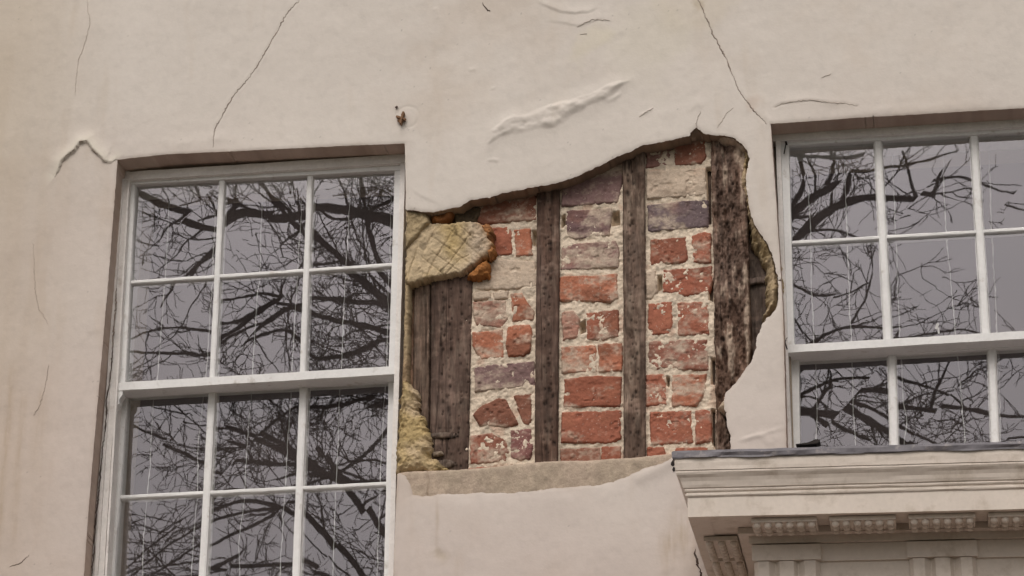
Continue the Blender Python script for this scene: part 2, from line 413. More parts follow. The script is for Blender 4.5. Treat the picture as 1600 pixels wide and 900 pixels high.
def c_wall(x, z, d):
    base = np.array([.634, .580, .528])
    C = np.ones((len(x), 3))*base
    n = fbm(x, z, 1.3, 4, 51)[:, None]
    C = C*(1+.045*n)
    pink = ss(-.5, .6, fbm(x, z, .9, 3, 52)+.9*(4.25-z))[:, None]
    C = C*(1-pink)+C*np.array([.93, .885, .885])*pink
    # left flank: yellowish dirt streaks over a vignette painted into the wall colour
    left = ss(W(190, 500)[0], W(-30, 500)[0], x)
    st = .5+.5*fbm(x*6, z*.5, 4, 4, 53)
    k = (left*(.6+.4*st))[:, None]
    C = C*(1-k)+C*np.array([.87, .82, .74])*k
    # uneven grime, old patches of repainting and water marks
    g1 = ss(.05, .75, fbm(x, z, 2.6, 5, 56, .6))[:, None]; C = C*(1-g1)+C*np.array([.93, .90, .87])*g1
    g2 = ss(.2, .7, fbm(x*4.5, z*.7, 3.2, 4, 57, .6))[:, None]; C = C*(1-g2)+C*np.array([.965, .95, .93])*g2
    g3 = ss(.1, .5, fbm(x, z, 34, 3, 58, .6))[:, None]; C = C*(1-.035*g3)
    pt = ss(.02, -.02, sdf(WX([(700, 20), (900, 60), (1060, 40), (1090, 190), (900, 260), (740, 300), (690, 180)]), x, z)+.03*fbm(x, z, 6, 4, 59))[:, None]; C = C*(1+.02*pt)
    # dirt streaks under places where water ran
    def streak(px, py0, py1, w, a, col=(.70, .62, .48)):
        nonlocal C
        cx, _, cz = W(px, py0); z1 = W(px, py1)[2]
        m = np.exp(-((x-cx+.004*fbm(x*.2, z, 9, 2, 3))/w)**2)*ss(cz+.02, cz-.05, z)*ss(z1, z1+.2, z)*(.5+.5*fbm(x*5, z*.6, 30, 3, 55))
        m = np.clip(m*a, 0, 1)[:, None]; C = C*(1-m)+C*np.array(col)*m
    streak(1040, 830, 930, .02, 1.2); streak(1065, 790, 930, .03, .8); streak(716, 860, 930, .014, .9)
    streak(683, 780, 900, .004, .8); streak(20, 560, 900, .010, .5); streak(38, 610, 905, .012, .45); streak(66, 600, 800, .02, .35)
    streak(1225, 480, 700, .004, .6)
    def blot(px, py, r, a, col):
        nonlocal C
        cx, _, cz = W(px, py); q = np.sqrt((x-cx)**2+((z-cz))**2)+.9*r*fbm(x, z, 1/r*.8, 4, 61)
        m = np.clip(ss(r, r*.3, q)*a, 0, 1)[:, None]; C = C*(1-m)+np.array(col)*m
    blot(684, 864, .024, .45, (.40, .33, .24)); blot(696, 874, .022, .25, (.42, .35, .27))
    blot(1110, 232, .02, .5, (.5, .38, .27)); blot(1174, 160, .03, .25, (.5, .36, .28))
    blot(1093, 6, .02, .5, (.42, .34, .25)); blot(1088, 8, .12, .22, (.58, .50, .36)); blot(1020, 60, .16, .2, (.60, .56, .42))
    blot(916, 68, .07, .25, (.64, .58, .40))
    # paler lip along the upper side of the flake edge
    for k_, a in (('c4', .7),):
        P = CW[k_]; mm = near(P, x, z, .1); d_, sg, tt = dline(P, x[mm], z[mm])
        w = (a*np.where(sg > 0, np.exp(-(d_/.022)**2), 0))[:, None]
        C[mm] = C[mm]*(1-w)+np.array([.70, .65, .56])*w
    # tiny knocks and specks
    sp = vn(x*150, z*150, 71); cl = vn(x*6, z*6, 72)
    m = ((sp > .985) & (cl > .62))[:, None]; C = np.where(m, C*.72, C)
    # dirt caught along the arris of the openings
    e = (np.exp(-d/.006)*np.clip(.35+.8*fbm(x, z, 18, 3, 77), 0, 1)*.45)[:, None]
    C = C*(1-e)+C*np.array([.60, .52, .45])*e
    return C
def scol_wall(x, z, C):  # window reveals browner with dirt, shade put into the tint, head darkest
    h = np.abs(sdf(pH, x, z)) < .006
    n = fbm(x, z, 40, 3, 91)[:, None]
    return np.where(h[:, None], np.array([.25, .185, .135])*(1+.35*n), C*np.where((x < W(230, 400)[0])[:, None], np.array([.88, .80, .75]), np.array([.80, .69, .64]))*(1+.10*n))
def splay_wall(x, z):
    xl_ = W(230, 400)[0]
    return np.where((x < xl_) & (x > W(100, 400)[0]) & (sdf(pOL, x, z) > -.006) & (z < W(200, 262)[2]), -.010, 0.0)
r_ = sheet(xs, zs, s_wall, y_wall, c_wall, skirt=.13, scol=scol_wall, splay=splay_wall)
V, Fq, C = r_
nb = len(Fq)
plaster = link('wall', mesh_np(V, Fq, 'wall', C), M_PLASTER, house); plaster['label'] = 'cream painted render, blistered and cracked'

# core of the wall behind the render, with the openings left free
def s_core(x, z): return -np.minimum(sdf(pOL, x, z), sdf(pOR, x, z))-.012
xc = np.unique(np.concatenate([np.linspace(-8, 8, 60), np.arange(-1.3, 2.0, .02)])); zc = np.unique(np.concatenate([np.linspace(.12, 9, 50), np.arange(2.8, 5.4, .02)]))
r_ = sheet(xc, zc, s_core, lambda x, z, d: np.full(x.shape, .11), lambda x, z, d: np.ones((len(x), 3))*np.array([.34, .28, .22]), skirt=.34)
link('masonry', mesh_np(r_[0], r_[1], 'masonry', r_[2], smooth=False), M_MORTAR, house)
# room behind (closed box, dark)
V, Fq = box_vf(-8, 8, .36, 5.0, 2.75, 5.6)
Fq = [f for i, f in enumerate(Fq) if i != 2]
link('room', mesh_np(np.array(V), Fq, 'room', smooth=False), M_ROOM, house)
V, Fq = box_vf(-8, 8, .115, 5.2, .12, 8.9); Fq = [f for i, f in enumerate(Fq) if i not in (2, 0)]
link('side_wall', mesh_np(np.array(V), Fq, 'side', smooth=False), M_MORTAR, house)

# ---- cracks: thin dark ribbons on the coat, the gap's inner shade in their colour
def crack(name, key, wpx, m, k=1.0, plane=None, parent=None):
    P = np.array(cracks[key], float)
    # resample + wobble
    seg = np.sqrt((np.diff(P, axis=0)**2).sum(1)); L = np.concatenate([[0], np.cumsum(seg)]); n = max(6, int(L[-1]/2.2))
    t = np.linspace(0, L[-1], n); px = np.interp(t, L, P[:, 0]); py = np.interp(t, L, P[:, 1])
    rs = np.random.RandomState(sum(map(ord, key)))
    px += rs.normal(0, .55, n); py += rs.normal(0, .55, n)
    w = wpx*(.35+.9*vn(t*.09, t*0, 9))*np.clip(6*(t/L[-1])*(1-t/L[-1])+.35, 0, 1)
    pts = np.array([W(a, b, plane or 0.0) for a, b in zip(px, py)])
    x, z = pts[:, 0], pts[:, 2]
    y = y_wall(x.copy(), z.copy(), np.full(n, .05)) if plane is None else np.full(n, plane)
    tx = np.gradient(x); tz = np.gradient(z); q = np.sqrt(tx*tx+tz*tz)+1e-9; nx, nz = -tz/q, tx/q
    hw = w/563/2
    A = np.stack([x+nx*hw, y-.0012, z+nz*hw], 1); B = np.stack([x-nx*hw, y-.0012, z-nz*hw], 1)
    D = np.stack([x, y+.004, z], 1)
    V = np.vstack([A, B, D]); i = np.arange(n-1)
    f1 = np.stack([i, i+1, i+n+1, i+n], 1)
    f2 = np.stack([i+n, i+n+1, i+2*n+1, i+2*n], 1); f3 = np.stack([i+2*n, i+2*n+1, i+1, i], 1)
    return link(name, mesh_np(V, np.vstack([f1, f2, f3]), name, smooth=False), m, house)
for key, w, m in (('c1', 1.5, M_CRACK), ('c2', 2.0, M_CRACK), ('c3', .6, M_FAINT), ('c4', 1.2, M_FAINT), ('c5', 3.6, M_REVEAL), ('c6', 2.4, M_REVEAL), ('c7', .9, M_FAINT),
                  ('c8', .8, M_FAINT), ('c9', .9, M_FAINT), ('c10', .8, M_CRACK), ('c11', .5, M_FAINT), ('c12', 1.2, M_CRACK), ('c13', .9, M_FAINT), ('c14', .7, M_FAINT),
                  ('c15', 1.2, M_CRACK), ('c16', 1.2, M_FAINT)):
    crack('crack', key, w, m)
cracks['f1'] = [(176, 545), (173, 580), (171, 600), (166, 625), (167, 645), (163, 680), (160, 700), (159, 720), (155, 760), (152, 790), (148, 830), (147, 860), (143, 905)]
cracks['f2'] = [(182, 450), (181, 480), (178, 510), (176, 545)]
crack('crack', 'f1', 2.2, M_REVEAL, plane=REC-.0085); crack('crack', 'f2', 2.0, M_CRACK, plane=REC-.0085)

# ---- mortar bed behind the bricks
YB, YM, YS = .056, .0605, .044                 # brick face, mortar face, timber face
def relpoly(pts, y): return WX(pts, y)
mort_cols = np.array([.66, .555, .44])
def y_mort(x, z, d):
    return YM-.006*fbm(x, z, 28, 4, 81)-.0035*fbm(x, z, 110, 3, 82)-.0018*np.abs(fbm(x, z, 200, 2, 83))
def c_mort(x, z, d):
    C = np.ones((len(x), 3))*mort_cols
    n = fbm(x, z, 14, 4, 84)[:, None]; C = C*(1+.16*n)
    dk = ss(.25, .6, fbm(x, z, 45, 3, 85))[:, None]; C = C*(1-.3*dk)
    rd = ss(.3, .6, fbm(x, z, 20, 3, 86))[:, None]; C = C*(1-.4*rd)+np.array([.42, .22, .15])*.4*rd
    return C
PB = {}
PB['left'] = [(726, 262), (850, 235), (850, 770), (722, 770)]
PB['mid'] = [(860, 225), (985, 190), (985, 760), (860, 760)]
PB['right'] = [(995, 190), (1125, 175), (1130, 760), (995, 760)]

RED = (.33, .122, .078); ORG = (.385, .15, .09); DRED = (.225, .098, .066); PUR = (.215, .135, .128); DPUR = (.15, .085, .062); PALE = (.50, .34, .25); PINK = (.38, .20, .15); BLUE = (.155, .115, .12); LIME = (.55, .44, .34)
# (panel, outline or rect in photo px, colour, lime smear 0..1, projection mm)
BR = [
 ('left', [(742, 306), (838, 280), (838, 343), (800, 346), (756, 350), (742, 344)], DRED, .06, 0),
 ('left', [(766, 356), (799, 353), (800, 398), (768, 399)], RED, .15, 0),
 ('left', [(803, 358), (828, 356), (832, 398), (806, 401)], ORG, .05, 2),
 ('left', [(746, 414), (758, 404), (836, 408), (838, 446), (790, 452), (742, 452)], LIME, .8, 0),
 ('left', [(740, 458), (764, 455), (768, 466), (740, 470)], LIME, .9, 2),
 ('left', [(770, 456), (793, 454), (794, 466), (772, 468)], LIME, .9, 1),
 ('left', [(739, 472), (790, 468), (793, 496), (786, 512), (744, 508), (739, 490)], PINK, .55, 0),
 ('left', [(798, 458), (815, 456), (822, 470), (835, 486), (834, 500), (800, 502)], ORG, .2, 0),
 ('left', [(738, 520), (786, 514), (787, 558), (752, 562), (738, 540)], ORG, .25, 0),
 ('left', [(794, 512), (806, 507), (829, 507), (831, 522), (828, 548), (818, 556), (795, 556), (790, 540)], ORG, .03, 3),
 ('left', [(740, 574), (765, 570), (835, 564), (836, 602), (800, 606), (742, 612)], PUR, .3, 0),
 ('left', [(739, 648), (752, 634), (778, 622), (790, 624), (798, 640), (810, 662), (790, 668), (748, 664)], DRED, .12, 1),
 ('left', [(803, 618), (829, 615), (831, 655), (826, 664), (817, 663)], DRED, .15, 0),
 ('left', [(734, 681), (768, 676), (792, 688), (795, 706), (790, 720), (735, 725)], (.27, .11, .075), .2, 0),
 ('left', [(797, 671), (830, 669), (833, 700), (828, 716), (812, 719), (798, 714)], (.24, .11, .10), .2, 0),
 ('left', [(732, 731), (800, 728), (834, 727), (834, 745), (732, 748)], RED, .1, 0),
 ('mid', [(878, 262), (980, 235), (970, 300), (964, 316), (905, 321), (878, 322)], PUR, .25, 0),
 ('mid', [(884, 329), (956, 325), (952, 368), (900, 373), (885, 370)], (.17, .105, .105), .22, 1),
 ('mid', [(876, 382), (962, 375), (967, 392), (966, 418), (876, 422)], (.25, .15, .135), .4, 0),
 ('mid', [(875, 433), (964, 428), (966, 466), (955, 472), (875, 470)], ORG, .4, 1),
 ('mid', [(877, 488), (896, 485), (905, 498), (903, 526), (880, 531)], PINK, .5, 0),
 ('mid', [(915, 488), (966, 483), (967, 526), (940, 531), (917, 530)], RED, .2, 0),
 ('mid', [(877, 542), (931, 538), (933, 580), (878, 583)], ORG, .35, 0),
 ('mid', [(935, 538), (972, 535), (972, 580), (936, 581)], ORG, .3, 0),
 ('mid', [(882, 592), (930, 587), (971, 589), (969, 634), (880, 637)], (.28, .102, .064), .12, 0),
 ('mid', [(878, 644), (971, 641), (970, 684), (955, 692), (877, 692)], RED, .05, 2),
 ('mid', [(875, 701), (939, 698), (938, 724), (875, 726)], DRED, .05, 0),
 ('mid', [(940, 698), (970, 697), (970, 718), (940, 724)], RED, .1, 0),
 ('right', [(1009, 232), (1048, 224), (1048, 258), (1010, 261)], (.24, .13, .11), .25, 0),
 ('right', [(1053, 222), (1102, 212), (1103, 244), (1096, 255), (1055, 258)], DRED, .25, 0),
 ('right', [(1010, 268), (1102, 262), (1103, 304), (1060, 308), (1011, 311)], LIME, .55, 0),
 ('right', [(1012, 320), (1070, 314), (1106, 312), (1107, 354), (1070, 358), (1013, 361)], BLUE, .12, 1),
 ('right', [(1016, 374), (1072, 370), (1074, 405), (1068, 410), (1017, 414)], (.27, .105, .068), .22, 0),
 ('right', [(1080, 368), (1100, 361), (1111, 365), (1111, 410), (1083, 410)], RED, .2, 0),
 ('right', [(1009, 425), (1024, 422), (1027, 455), (1018, 468), (1009, 466)], LIME, .8, 0),
 ('right', [(1036, 421), (1112, 415), (1113, 440), (1108, 455), (1070, 462), (1036, 456)], (.31, .112, .072), .25, 0),
 ('right', [(1013, 474), (1050, 470), (1051, 510), (1046, 522), (1013, 523)], RED, .15, 0),
 ('right', [(1058, 472), (1106, 470), (1108, 522), (1060, 524)], RED, .2, 0),
 ('right', [(1013, 532), (1107, 529), (1107, 578), (1013, 577)], (.25, .105, .075), .3, 0),
 ('right', [(1009, 585), (1040, 583), (1041, 632), (1009, 634)], RED, .15, 0),
 ('right', [(1049, 585), (1103, 584), (1102, 612), (1088, 634), (1050, 635)], ORG, .3, 0),
 ('right', [(1015, 643), (1080, 641), (1083, 692), (1017, 695)], RED, .05, 1),
 ('right', [(1086, 641), (1111, 639), (1112, 689), (1087, 693)], RED, .15, 0),
 ('right', [(1011, 699), (1038, 698), (1040, 712), (1025, 716), (1011, 717)], RED, .15, 0),
 ('right', [(1055, 699), (1108, 697), (1108, 720), (1055, 722)], RED, .1, 0),
]
DARKGAPS = [[(878, 338), (883, 336), (883, 352), (878, 356)], [(957, 333), (967, 330), (968, 350), (956, 352)], [(1028, 431), (1034, 431), (1034, 452), (1028, 454)],
            [(906, 505), (914, 500), (915, 518), (907, 522)], [(1104, 262), (1111, 262), (1111, 350), (1107, 350)], [(832, 360), (839, 360), (839, 384), (832, 382)], [(1108, 452), (1114, 440), (1114, 470), (1108, 468)],
            [(1042, 588), (1046, 590), (1045, 604), (1042, 600)], [(1112, 640), (1117, 640), (1117, 700), (1113, 690)], [(1112, 560), (1117, 560), (1117, 600), (1112, 600)]]
gapP = [relpoly(g_, YM) for g_ in DARKGAPS]
for pname in ('left', 'mid', 'right'):
    parts = []
    P = relpoly(PB[pname], YM)
    br_p = [relpoly(b[1], YB) for b in BR if b[0] == pname]
    def ym(x, z, d):
        y = y_mort(x, z, d)
        for g_ in gapP:
            mm = near(g_, x, z, .02)
            if mm.any(): y[mm] += .035*ss(.003, -.003, sdf(g_, x[mm], z[mm]))
        return y
    parts.append(relief(P, .0022, ym, c_mort, .105))
    k = 0
    for bi, (pn, outline, colr, lime, pro) in enumerate(BR):
        if pn != pname: continue
        bp = relpoly(outline, YB); k += 1
        cx, cz = bp.mean(0); ang = random.uniform(-.03, .03); tx_ = random.uniform(-.02, .02); off = random.uniform(-.002, .0025)+pro*.001
        chip = random.randint(0, 999)
        def yb(x, z, d, cx=cx, cz=cz, ang=ang, tx_=tx_, off=off, s=chip, lime=lime):
            h = .006*(1-np.exp(-d/.0016)) - .006
            h = h + off + ang*(x-cx) + tx_*(z-cz) + .0022*fbm(x, z, 30, 4, s)+.0011*fbm(x, z, 140, 2, s+9)
            lm = ss(.25-1.1*lime, .55-1.1*lime+.15, fbm(x, z, 26, 4, s+3))
            h = h + .0022*lm
            pit = ss(.62, .8, vn(x*90, z*90, s+5)*vn(x*30, z*30, s+6)*1.35); h = h-.003*pit
            return YB-h
        def cb(x, z, d, colr=colr, lime=lime, s=chip):
            C = np.ones((len(x), 3))*np.array(colr)*1.0
            C = C*(1+.18*fbm(x*.5, z, 14, 4, s+1)[:, None])
            dk = ss(.15, .6, fbm(x, z, 8, 3, s+2))[:, None]; C = C*(1-.42*dk)+np.array(DPUR)*.22*dk
            og = ss(.2, .7, fbm(x, z, 15, 3, s+7))[:, None]; C = C*(1-.25*og)+np.array([.38, .17, .10])*.25*og
            lm = ss(.12-1.0*lime, .95-1.0*lime, fbm(x*.55, z, 24, 5, s+3, .62)+.12*np.exp(-d/.003)+.22*fbm(x, z, 120, 2, s+4))[:, None]*.88
            C = C*(1-lm)+np.array([.52, .42, .33])*(1+.1*fbm(x, z, 60, 2, s))[:, None]*lm
            sp = ((vn(x*320, z*320, s) > .93) & (vn(x*40, z*40, s+8) > .45))[:, None]
            C = np.where(sp, C*.4+np.array([.6, .5, .42])*.6, C)
            return C
        r_ = relief(bp, .0019, yb, cb, YM+.02, jit=.0022, jf=60, seed=chip, grow=.0013)
        if r_ is not None: parts.append(r_)
    V, Fq, C = join(parts)
    o = link('brick_panel', mesh_np(V, Fq, 'brick_panel', C), M_BRICK, house)
    o['label'] = {'left': 'bricks beside the wide boards, smeared with lime mortar', 'mid': 'bricks between the two narrow timber studs', 'right': 'bricks beside the rotten wide stud'}[pname]

# ---- timbers
def timber(name, outline, y0, seed, rot=.0, tone=(.088, .052, .038), holes=1.0, pitch=.0020, label=None, jit=.001, holecols=None, parent=house, skirt=.1):
    P = relpoly(outline, y0)
    xm, zm = P.mean(0); wd = np.ptp(P[:, 0])
    rs = np.random.RandomState(seed)
    zs_ = np.arange(P[:, 1].min(), P[:, 1].max(), .026/max(holes, .01))
    pits = []
    if holes > 0:
        for zz in zs_:
            for c in (holecols or [0]):
                if rs.rand() < .8: pits.append((xm+c+rs.normal(0, .0030), zz+rs.normal(0, .008), rs.uniform(.0012, .0030)))
                if rs.rand() < .25: pits.append((xm+c+rs.normal(0, .0040), zz+rs.normal(0, .010), rs.uniform(.003, .006)))
    def pitf(x, z):
        a = np.zeros(x.shape)
        for (hx, hz, hr) in pits:
            m = (np.abs(x-hx) < .012) & (np.abs(z-hz) < .02)
            if m.any(): a[m] = np.maximum(a[m], np.exp(-(((x[m]-hx)/hr)**2+((z[m]-hz)/(hr*1.7))**2)))
        return a
    def yf(x, z, d):
        g1 = fbm(x, z*.06, 160, 3, seed)
        h = .0008*fbm(x*.25, z, 55, 3, seed+35)+.0016*fbm(x, z*.7, 38, 4, seed+36, .65)+.0014*g1+.003*fbm(x, z, 9, 3, seed+1)+.001*fbm(x, z*.3, 90, 2, seed+5)
        h = h-.004*ss(.045, .01, np.abs(fbm(x, z*.035, 34, 3, seed+41)))*ss(-.1, .3, fbm(x, z*.3, 8, 2, seed+43))
        if rot:
            r1 = fbm(x, z*.28, 62, 4, seed+2, .6); r2 = fbm(x, z*.6, 100, 3, seed+3)
            h = h+rot*(.007*r1+.005*r2)-rot*.006*ss(.1, .5, r1*-1)
        h = h-.004*np.exp(-d/.003)-.004*pitf(x, z)
        return y0-h
    def cf(x, z, d):
        C = np.ones((len(x), 3))*np.array(tone)
        sw_ = fbm(x*.25, z, 55, 3, seed+35); mb_ = fbm(x, z*.7, 38, 4, seed+36, .65); C = C*(1+.28*sw_+.42*mb_)[:, None]
        lg = ss(.12, .5, fbm(x*.6, z*.8, 26, 4, seed+37, .65))[:, None]*.5; C = C*(1-lg)+np.array([.27, .185, .145])*lg
        g3 = fbm(x, z*.035, 330, 2, seed+31); C = C*(1+.30*g3)[:, None]
        g1 = fbm(x, z*.05, 130, 3, seed); g2 = fbm(x, z*.25, 14, 4, seed+4)
        C = C*(1+.35*g1+.35*g2)[:, None]
        gr = ss(-.1, .6, fbm(x, z*.3, 10, 3, seed+6))[:, None]
        C = C*(1-.32*gr)+np.array([.19, .135, .112])*.32*gr
        if rot:
            r1 = fbm(x, z*.28, 62, 4, seed+2, .6); hi = ss(.05, .45, r1)[:, None]*.75*min(1, rot*.9+.08)
            C = C*(1-hi)+np.array([.40, .31, .24])*hi
            lo = ss(.05, .5, -r1)[:, None]*.6*min(1, rot+.25); C = C*(1-lo)+np.array([.075, .042, .03])*lo
        stn = ss(.2, .65, fbm(x, z*.5, 12, 3, seed+8))[:, None]*.45; C = C*(1-stn)+np.array([.085, .055, .042])*stn
        sp_ = (ss(.045, .01, np.abs(fbm(x, z*.035, 34, 3, seed+41)))*ss(-.1, .3, fbm(x, z*.3, 8, 2, seed+43)))[:, None]*.7; C = C*(1-sp_)+np.array([.022, .014, .011])*sp_
        ed_ = (ss(.006, .0, d)*np.clip(.5+1.2*fbm(x, z, 30, 3, seed+44), 0, 1))[:, None]*.6; C = C*(1-ed_)+np.array([.05, .033, .026])*ed_
        pp = pitf(x, z)[:, None]*(.75+.5*fbm(x, z, 150, 2, seed))[:, None]; C = C*(1-.85*np.clip(pp, 0, 1))
        return np.clip(C, .01, 1)
    V, Fq, C = relief(P, pitch, yf, cf, skirt, jit=jit, jf=40, seed=seed)
    o = link(name, mesh_np(V, Fq, name, C), M_WOOD, parent)
    if label: o['label'] = label
    return o
timber('stud', [(839, 268), (874, 262), (874, 400), (872, 560), (871, 724), (835, 726), (836, 560), (838, 400)], YS, 101, rot=.12, holecols=[-.006, .007], label='first narrow timber stud, pitted with nail holes')
timber('stud', [(972, 225), (1007, 210), (1008, 400), (1008, 724), (974, 724), (974, 520), (973, 380)], YS, 102, rot=.35, tone=(.135, .093, .070), holecols=[-.006, .006], label='second narrow timber stud, woodworm eaten at its top')
timber('stud', [(1110, 200), (1164, 208), (1168, 330), (1170, 450), (1174, 545), (1165, 590), (1150, 610), (1136, 612), (1128, 640), (1136, 665), (1142, 700), (1140, 724), (1118, 724), (1118, 600), (1115, 440)], YS-.006, 103, rot=1.25, tone=(.115, .068, .047), holes=.8, holecols=[-.02, .0, .02], label='wide rotten stud with a broken right edge', jit=.003)
timber('board', [(1150, 330), (1222, 330), (1222, 560), (1166, 575)], .088, 104, rot=.2, tone=(.10, .075, .062), holes=0, label='dark board behind the wide stud')
timber('board', [(1160, 436), (1200, 430), (1200, 440), (1160, 447)], .076, 114, rot=.2, tone=(.17, .13, .11), holes=0, label='thin lath end behind the wide stud', skirt=.08)
timber('board', [(636, 400), (649, 400), (646, 600), (642, 745), (622, 745)], .072, 105, rot=.2, tone=(.16, .09, .055), holes=0, label='narrow orange brown board beside the window')
timber('board', [(648, 400), (672, 400), (670, 600), (668, 745), (643, 745)], .062, 106, rot=.15, tone=(.125, .085, .063), holes=0, label='narrow grey brown board')
timber('board', [(674, 395), (739, 392), (735, 560), (731, 742), (671, 745)], .052, 107, rot=.12, tone=(.090, .058, .045), holecols=[-.035, -.012, .018, .038], holes=.9, label='wide board dark with nail rows')
timber('lath', [(672, 676), (708, 674), (718, 679), (706, 683), (672, 684)], .042, 108, rot=.5, tone=(.11, .085, .07), holes=0, skirt=.05, label='broken lath end')
timber('lath', [(675, 706), (690, 704), (694, 709), (676, 714)], .040, 109, rot=.5, tone=(.20, .16, .12), holes=0, skirt=.05, label='splintered lath end')
timber('lath', [(672, 719), (700, 717), (716, 723), (700, 731), (676, 731)], .042, 110, rot=.6, tone=(.13, .10, .08), holes=0, skirt=.05, label='splintered lath end')
timber('stud_packing', [(1104, 236), (1116, 236), (1119, 724), (1112, 724)], .082, 111, rot=.3, tone=(.06, .045, .035), holes=0, label='dark gap filling beside the wide stud')

# ---- old render lumps
def lump(name, outline, y0, thick, seed, col, col2, pitch=.0022, jit=.004, jf=45, rough=1.0, grooves=None, rimcol=None, label=None, skirt=.1, edge=.0025, dka=.45, crumb=None):
    P = relpoly(outline, y0)
    G = [relpoly(g_, y0-thick) for g_ in (grooves or [])]
    def yf(x, z, d):
        tr = fbm(x, z, 22, 3, seed+11)*3.0; tr = np.floor(tr)+ss(.35, .65, tr-np.floor(tr))
        h = thick*(1-np.exp(-d/edge))+rough*(.0034*tr+.0030*fbm(x, z, 16, 4, seed)+.0035*fbm(x, z, 60, 4, seed+1)+.0015*fbm(x, z, 200, 2, seed+7))*(.35+.65*(1-np.exp(-d/.01)))
        if crumb:
            kc = ss(crumb[0], crumb[1], x+.02*fbm(x, z, 14, 3, seed+21)); h = h+kc*(.006*fbm(x, z, 34, 4, seed+22, .65)+.004*fbm(x, z, 90, 3, seed+23))+.006*kc-.004*(1-kc)
        for g_ in G:
            q, _, tt = dline(g_, x+.0015*fbm(x, z, 40, 2, 3), z); h = h-.003*np.exp(-(q/.0018)**2)
        return y0-h
    def cf(x, z, d):
        n = ss(-.4, .4, fbm(x, z, 12, 4, seed+2))[:, None]
        C = np.array(col)*(1-n)+np.array(col2)*n
        C = C*(1+.18*fbm(x, z, 60, 3, seed+3)[:, None])
        if crumb:
            kc = ss(crumb[0], crumb[1], x+.02*fbm(x, z, 14, 3, seed+21))[:, None]*.8; C = C*(1-kc)+np.array(crumb[2])*(1+.3*fbm(x, z, 50, 3, seed+24))[:, None]*kc
        if rimcol is not None:
            k = (np.exp(-d/.007)*ss(rimcol[3], rimcol[3]+.02, x))[:, None]; C = C*(1-k)+np.array(rimcol[:3])*k
        for g_ in G:
            q, _, tt = dline(g_, x+.0015*fbm(x, z, 40, 2, 3), z); k = (.5*np.exp(-(q/.0017)**2)*np.clip(.6+fbm(x, z, 20, 2, 7), 0, 1))[:, None]; C = C*(1-k)+np.array([.14, .10, .05])*k
        dk = ss(.35, .6, fbm(x, z, 35, 3, seed+5))[:, None]; C = C*(1-dka*dk)
        return C
    V, Fq, C = relief(P, pitch, yf, cf, skirt, jit=jit, jf=jf, seed=seed)
    o = link(name, mesh_np(V, Fq, name, C), M_OCHRE, house)
    if label: o['label'] = label
    return o
OC, OC2, SAND, SAND2 = (.46, .345, .175), (.52, .41, .27), (.40, .325, .25), (.44, .35, .275)
gr = [[(700, 356), (716, 368), (752, 402)], [(718, 352), (740, 372)], [(660, 402), (684, 420), (700, 434)], [(712, 352), (694, 380), (676, 408), (664, 438)], [(674, 368), (700, 385), (740, 416)], [(676, 393), (700, 410), (722, 426)], [(682, 430), (700, 410), (720, 384), (735, 366)], [(692, 345), (678, 360), (668, 378)], [(695, 428), (716, 404), (732, 398)], [(652, 385), (640, 420), (634, 445)]]
lump('render_remnant', [(635, 326), (674, 332), (672, 350), (690, 352), (704, 352), (716, 349), (735, 350), (752, 354), (764, 362), (772, 385), (768, 405), (748, 418), (730, 428), (718, 432), (700, 435), (672, 440), (650, 447), (640, 447), (633, 446)], .046, .026, 201, OC, OC2, grooves=gr, rough=.55, jit=.006, jf=60, crumb=(W(708, 380)[0], W(750, 380)[0], (.47, .38, .30)),
     rimcol=(.42, .20, .06, W(735, 380)[0]), label='yellow ochre slab of old render scratched with a diamond key')
lump('render_remnant', [(728, 436), (740, 424), (752, 414), (764, 408), (769, 420), (764, 433), (750, 440)], .045, .02, 202, (.40, .17, .05), (.30, .13, .05), label='orange lump under the ochre slab', jit=.007, jf=70, rough=1.8)
lump('render_remnant', [(750, 354), (766, 356), (774, 368), (770, 384), (775, 396), (768, 410), (760, 400), (762, 384), (756, 368)], .046, .030, 212, (.42, .18, .05), (.34, .16, .07), label='orange foam edge of the ochre slab', jit=.007, jf=70, rough=1.8)
lump('render_remnant', [(672, 332), (700, 330), (712, 336), (704, 350), (690, 353), (676, 350)], .05, .022, 203, (.40, .17, .06), (.28, .12, .05), label='orange lump above the ochre slab', jit=.006, jf=70, rough=1.8)
lump('render_remnant', [(706, 330), (735, 322), (752, 324), (748, 345), (735, 351), (712, 352)], .055, .008, 204, (.10, .075, .05), (.06, .045, .035), label='dark fibrous debris', jit=.004)
lump('render_remnant', [(636, 328), (668, 330), (672, 350), (655, 372), (644, 384), (634, 392)], .030, .018, 205, (.36, .28, .17), (.30, .235, .15), label='crusty brown piece at the window corner', jit=.004)
lump('render_remnant', [(629, 590), (636, 597), (645, 602), (655, 616), (656, 632), (652, 643), (664, 651), (668, 664), (673, 680), (676, 700), (674, 716), (690, 724), (703, 736), (695, 742), (640, 742), (619, 745)], .045, .034, 206, (.44, .33, .165), (.49, .38, .25), rough=1.3, jit=.009, jf=55, edge=.010,
     grooves=[[(628, 600), (632, 640), (626, 680)], [(640, 612), (650, 640), (645, 660)], [(640, 690), (660, 700), (672, 716)]], label='jagged yellow remnant of old render beside the lower sash')
lump('render_remnant', [(634, 440), (643, 440), (641, 520), (640, 600), (628, 610)], .055, .020, 207, (.30, .21, .13), (.38, .29, .18), label='rough brown strip along the window frame', jit=.003)
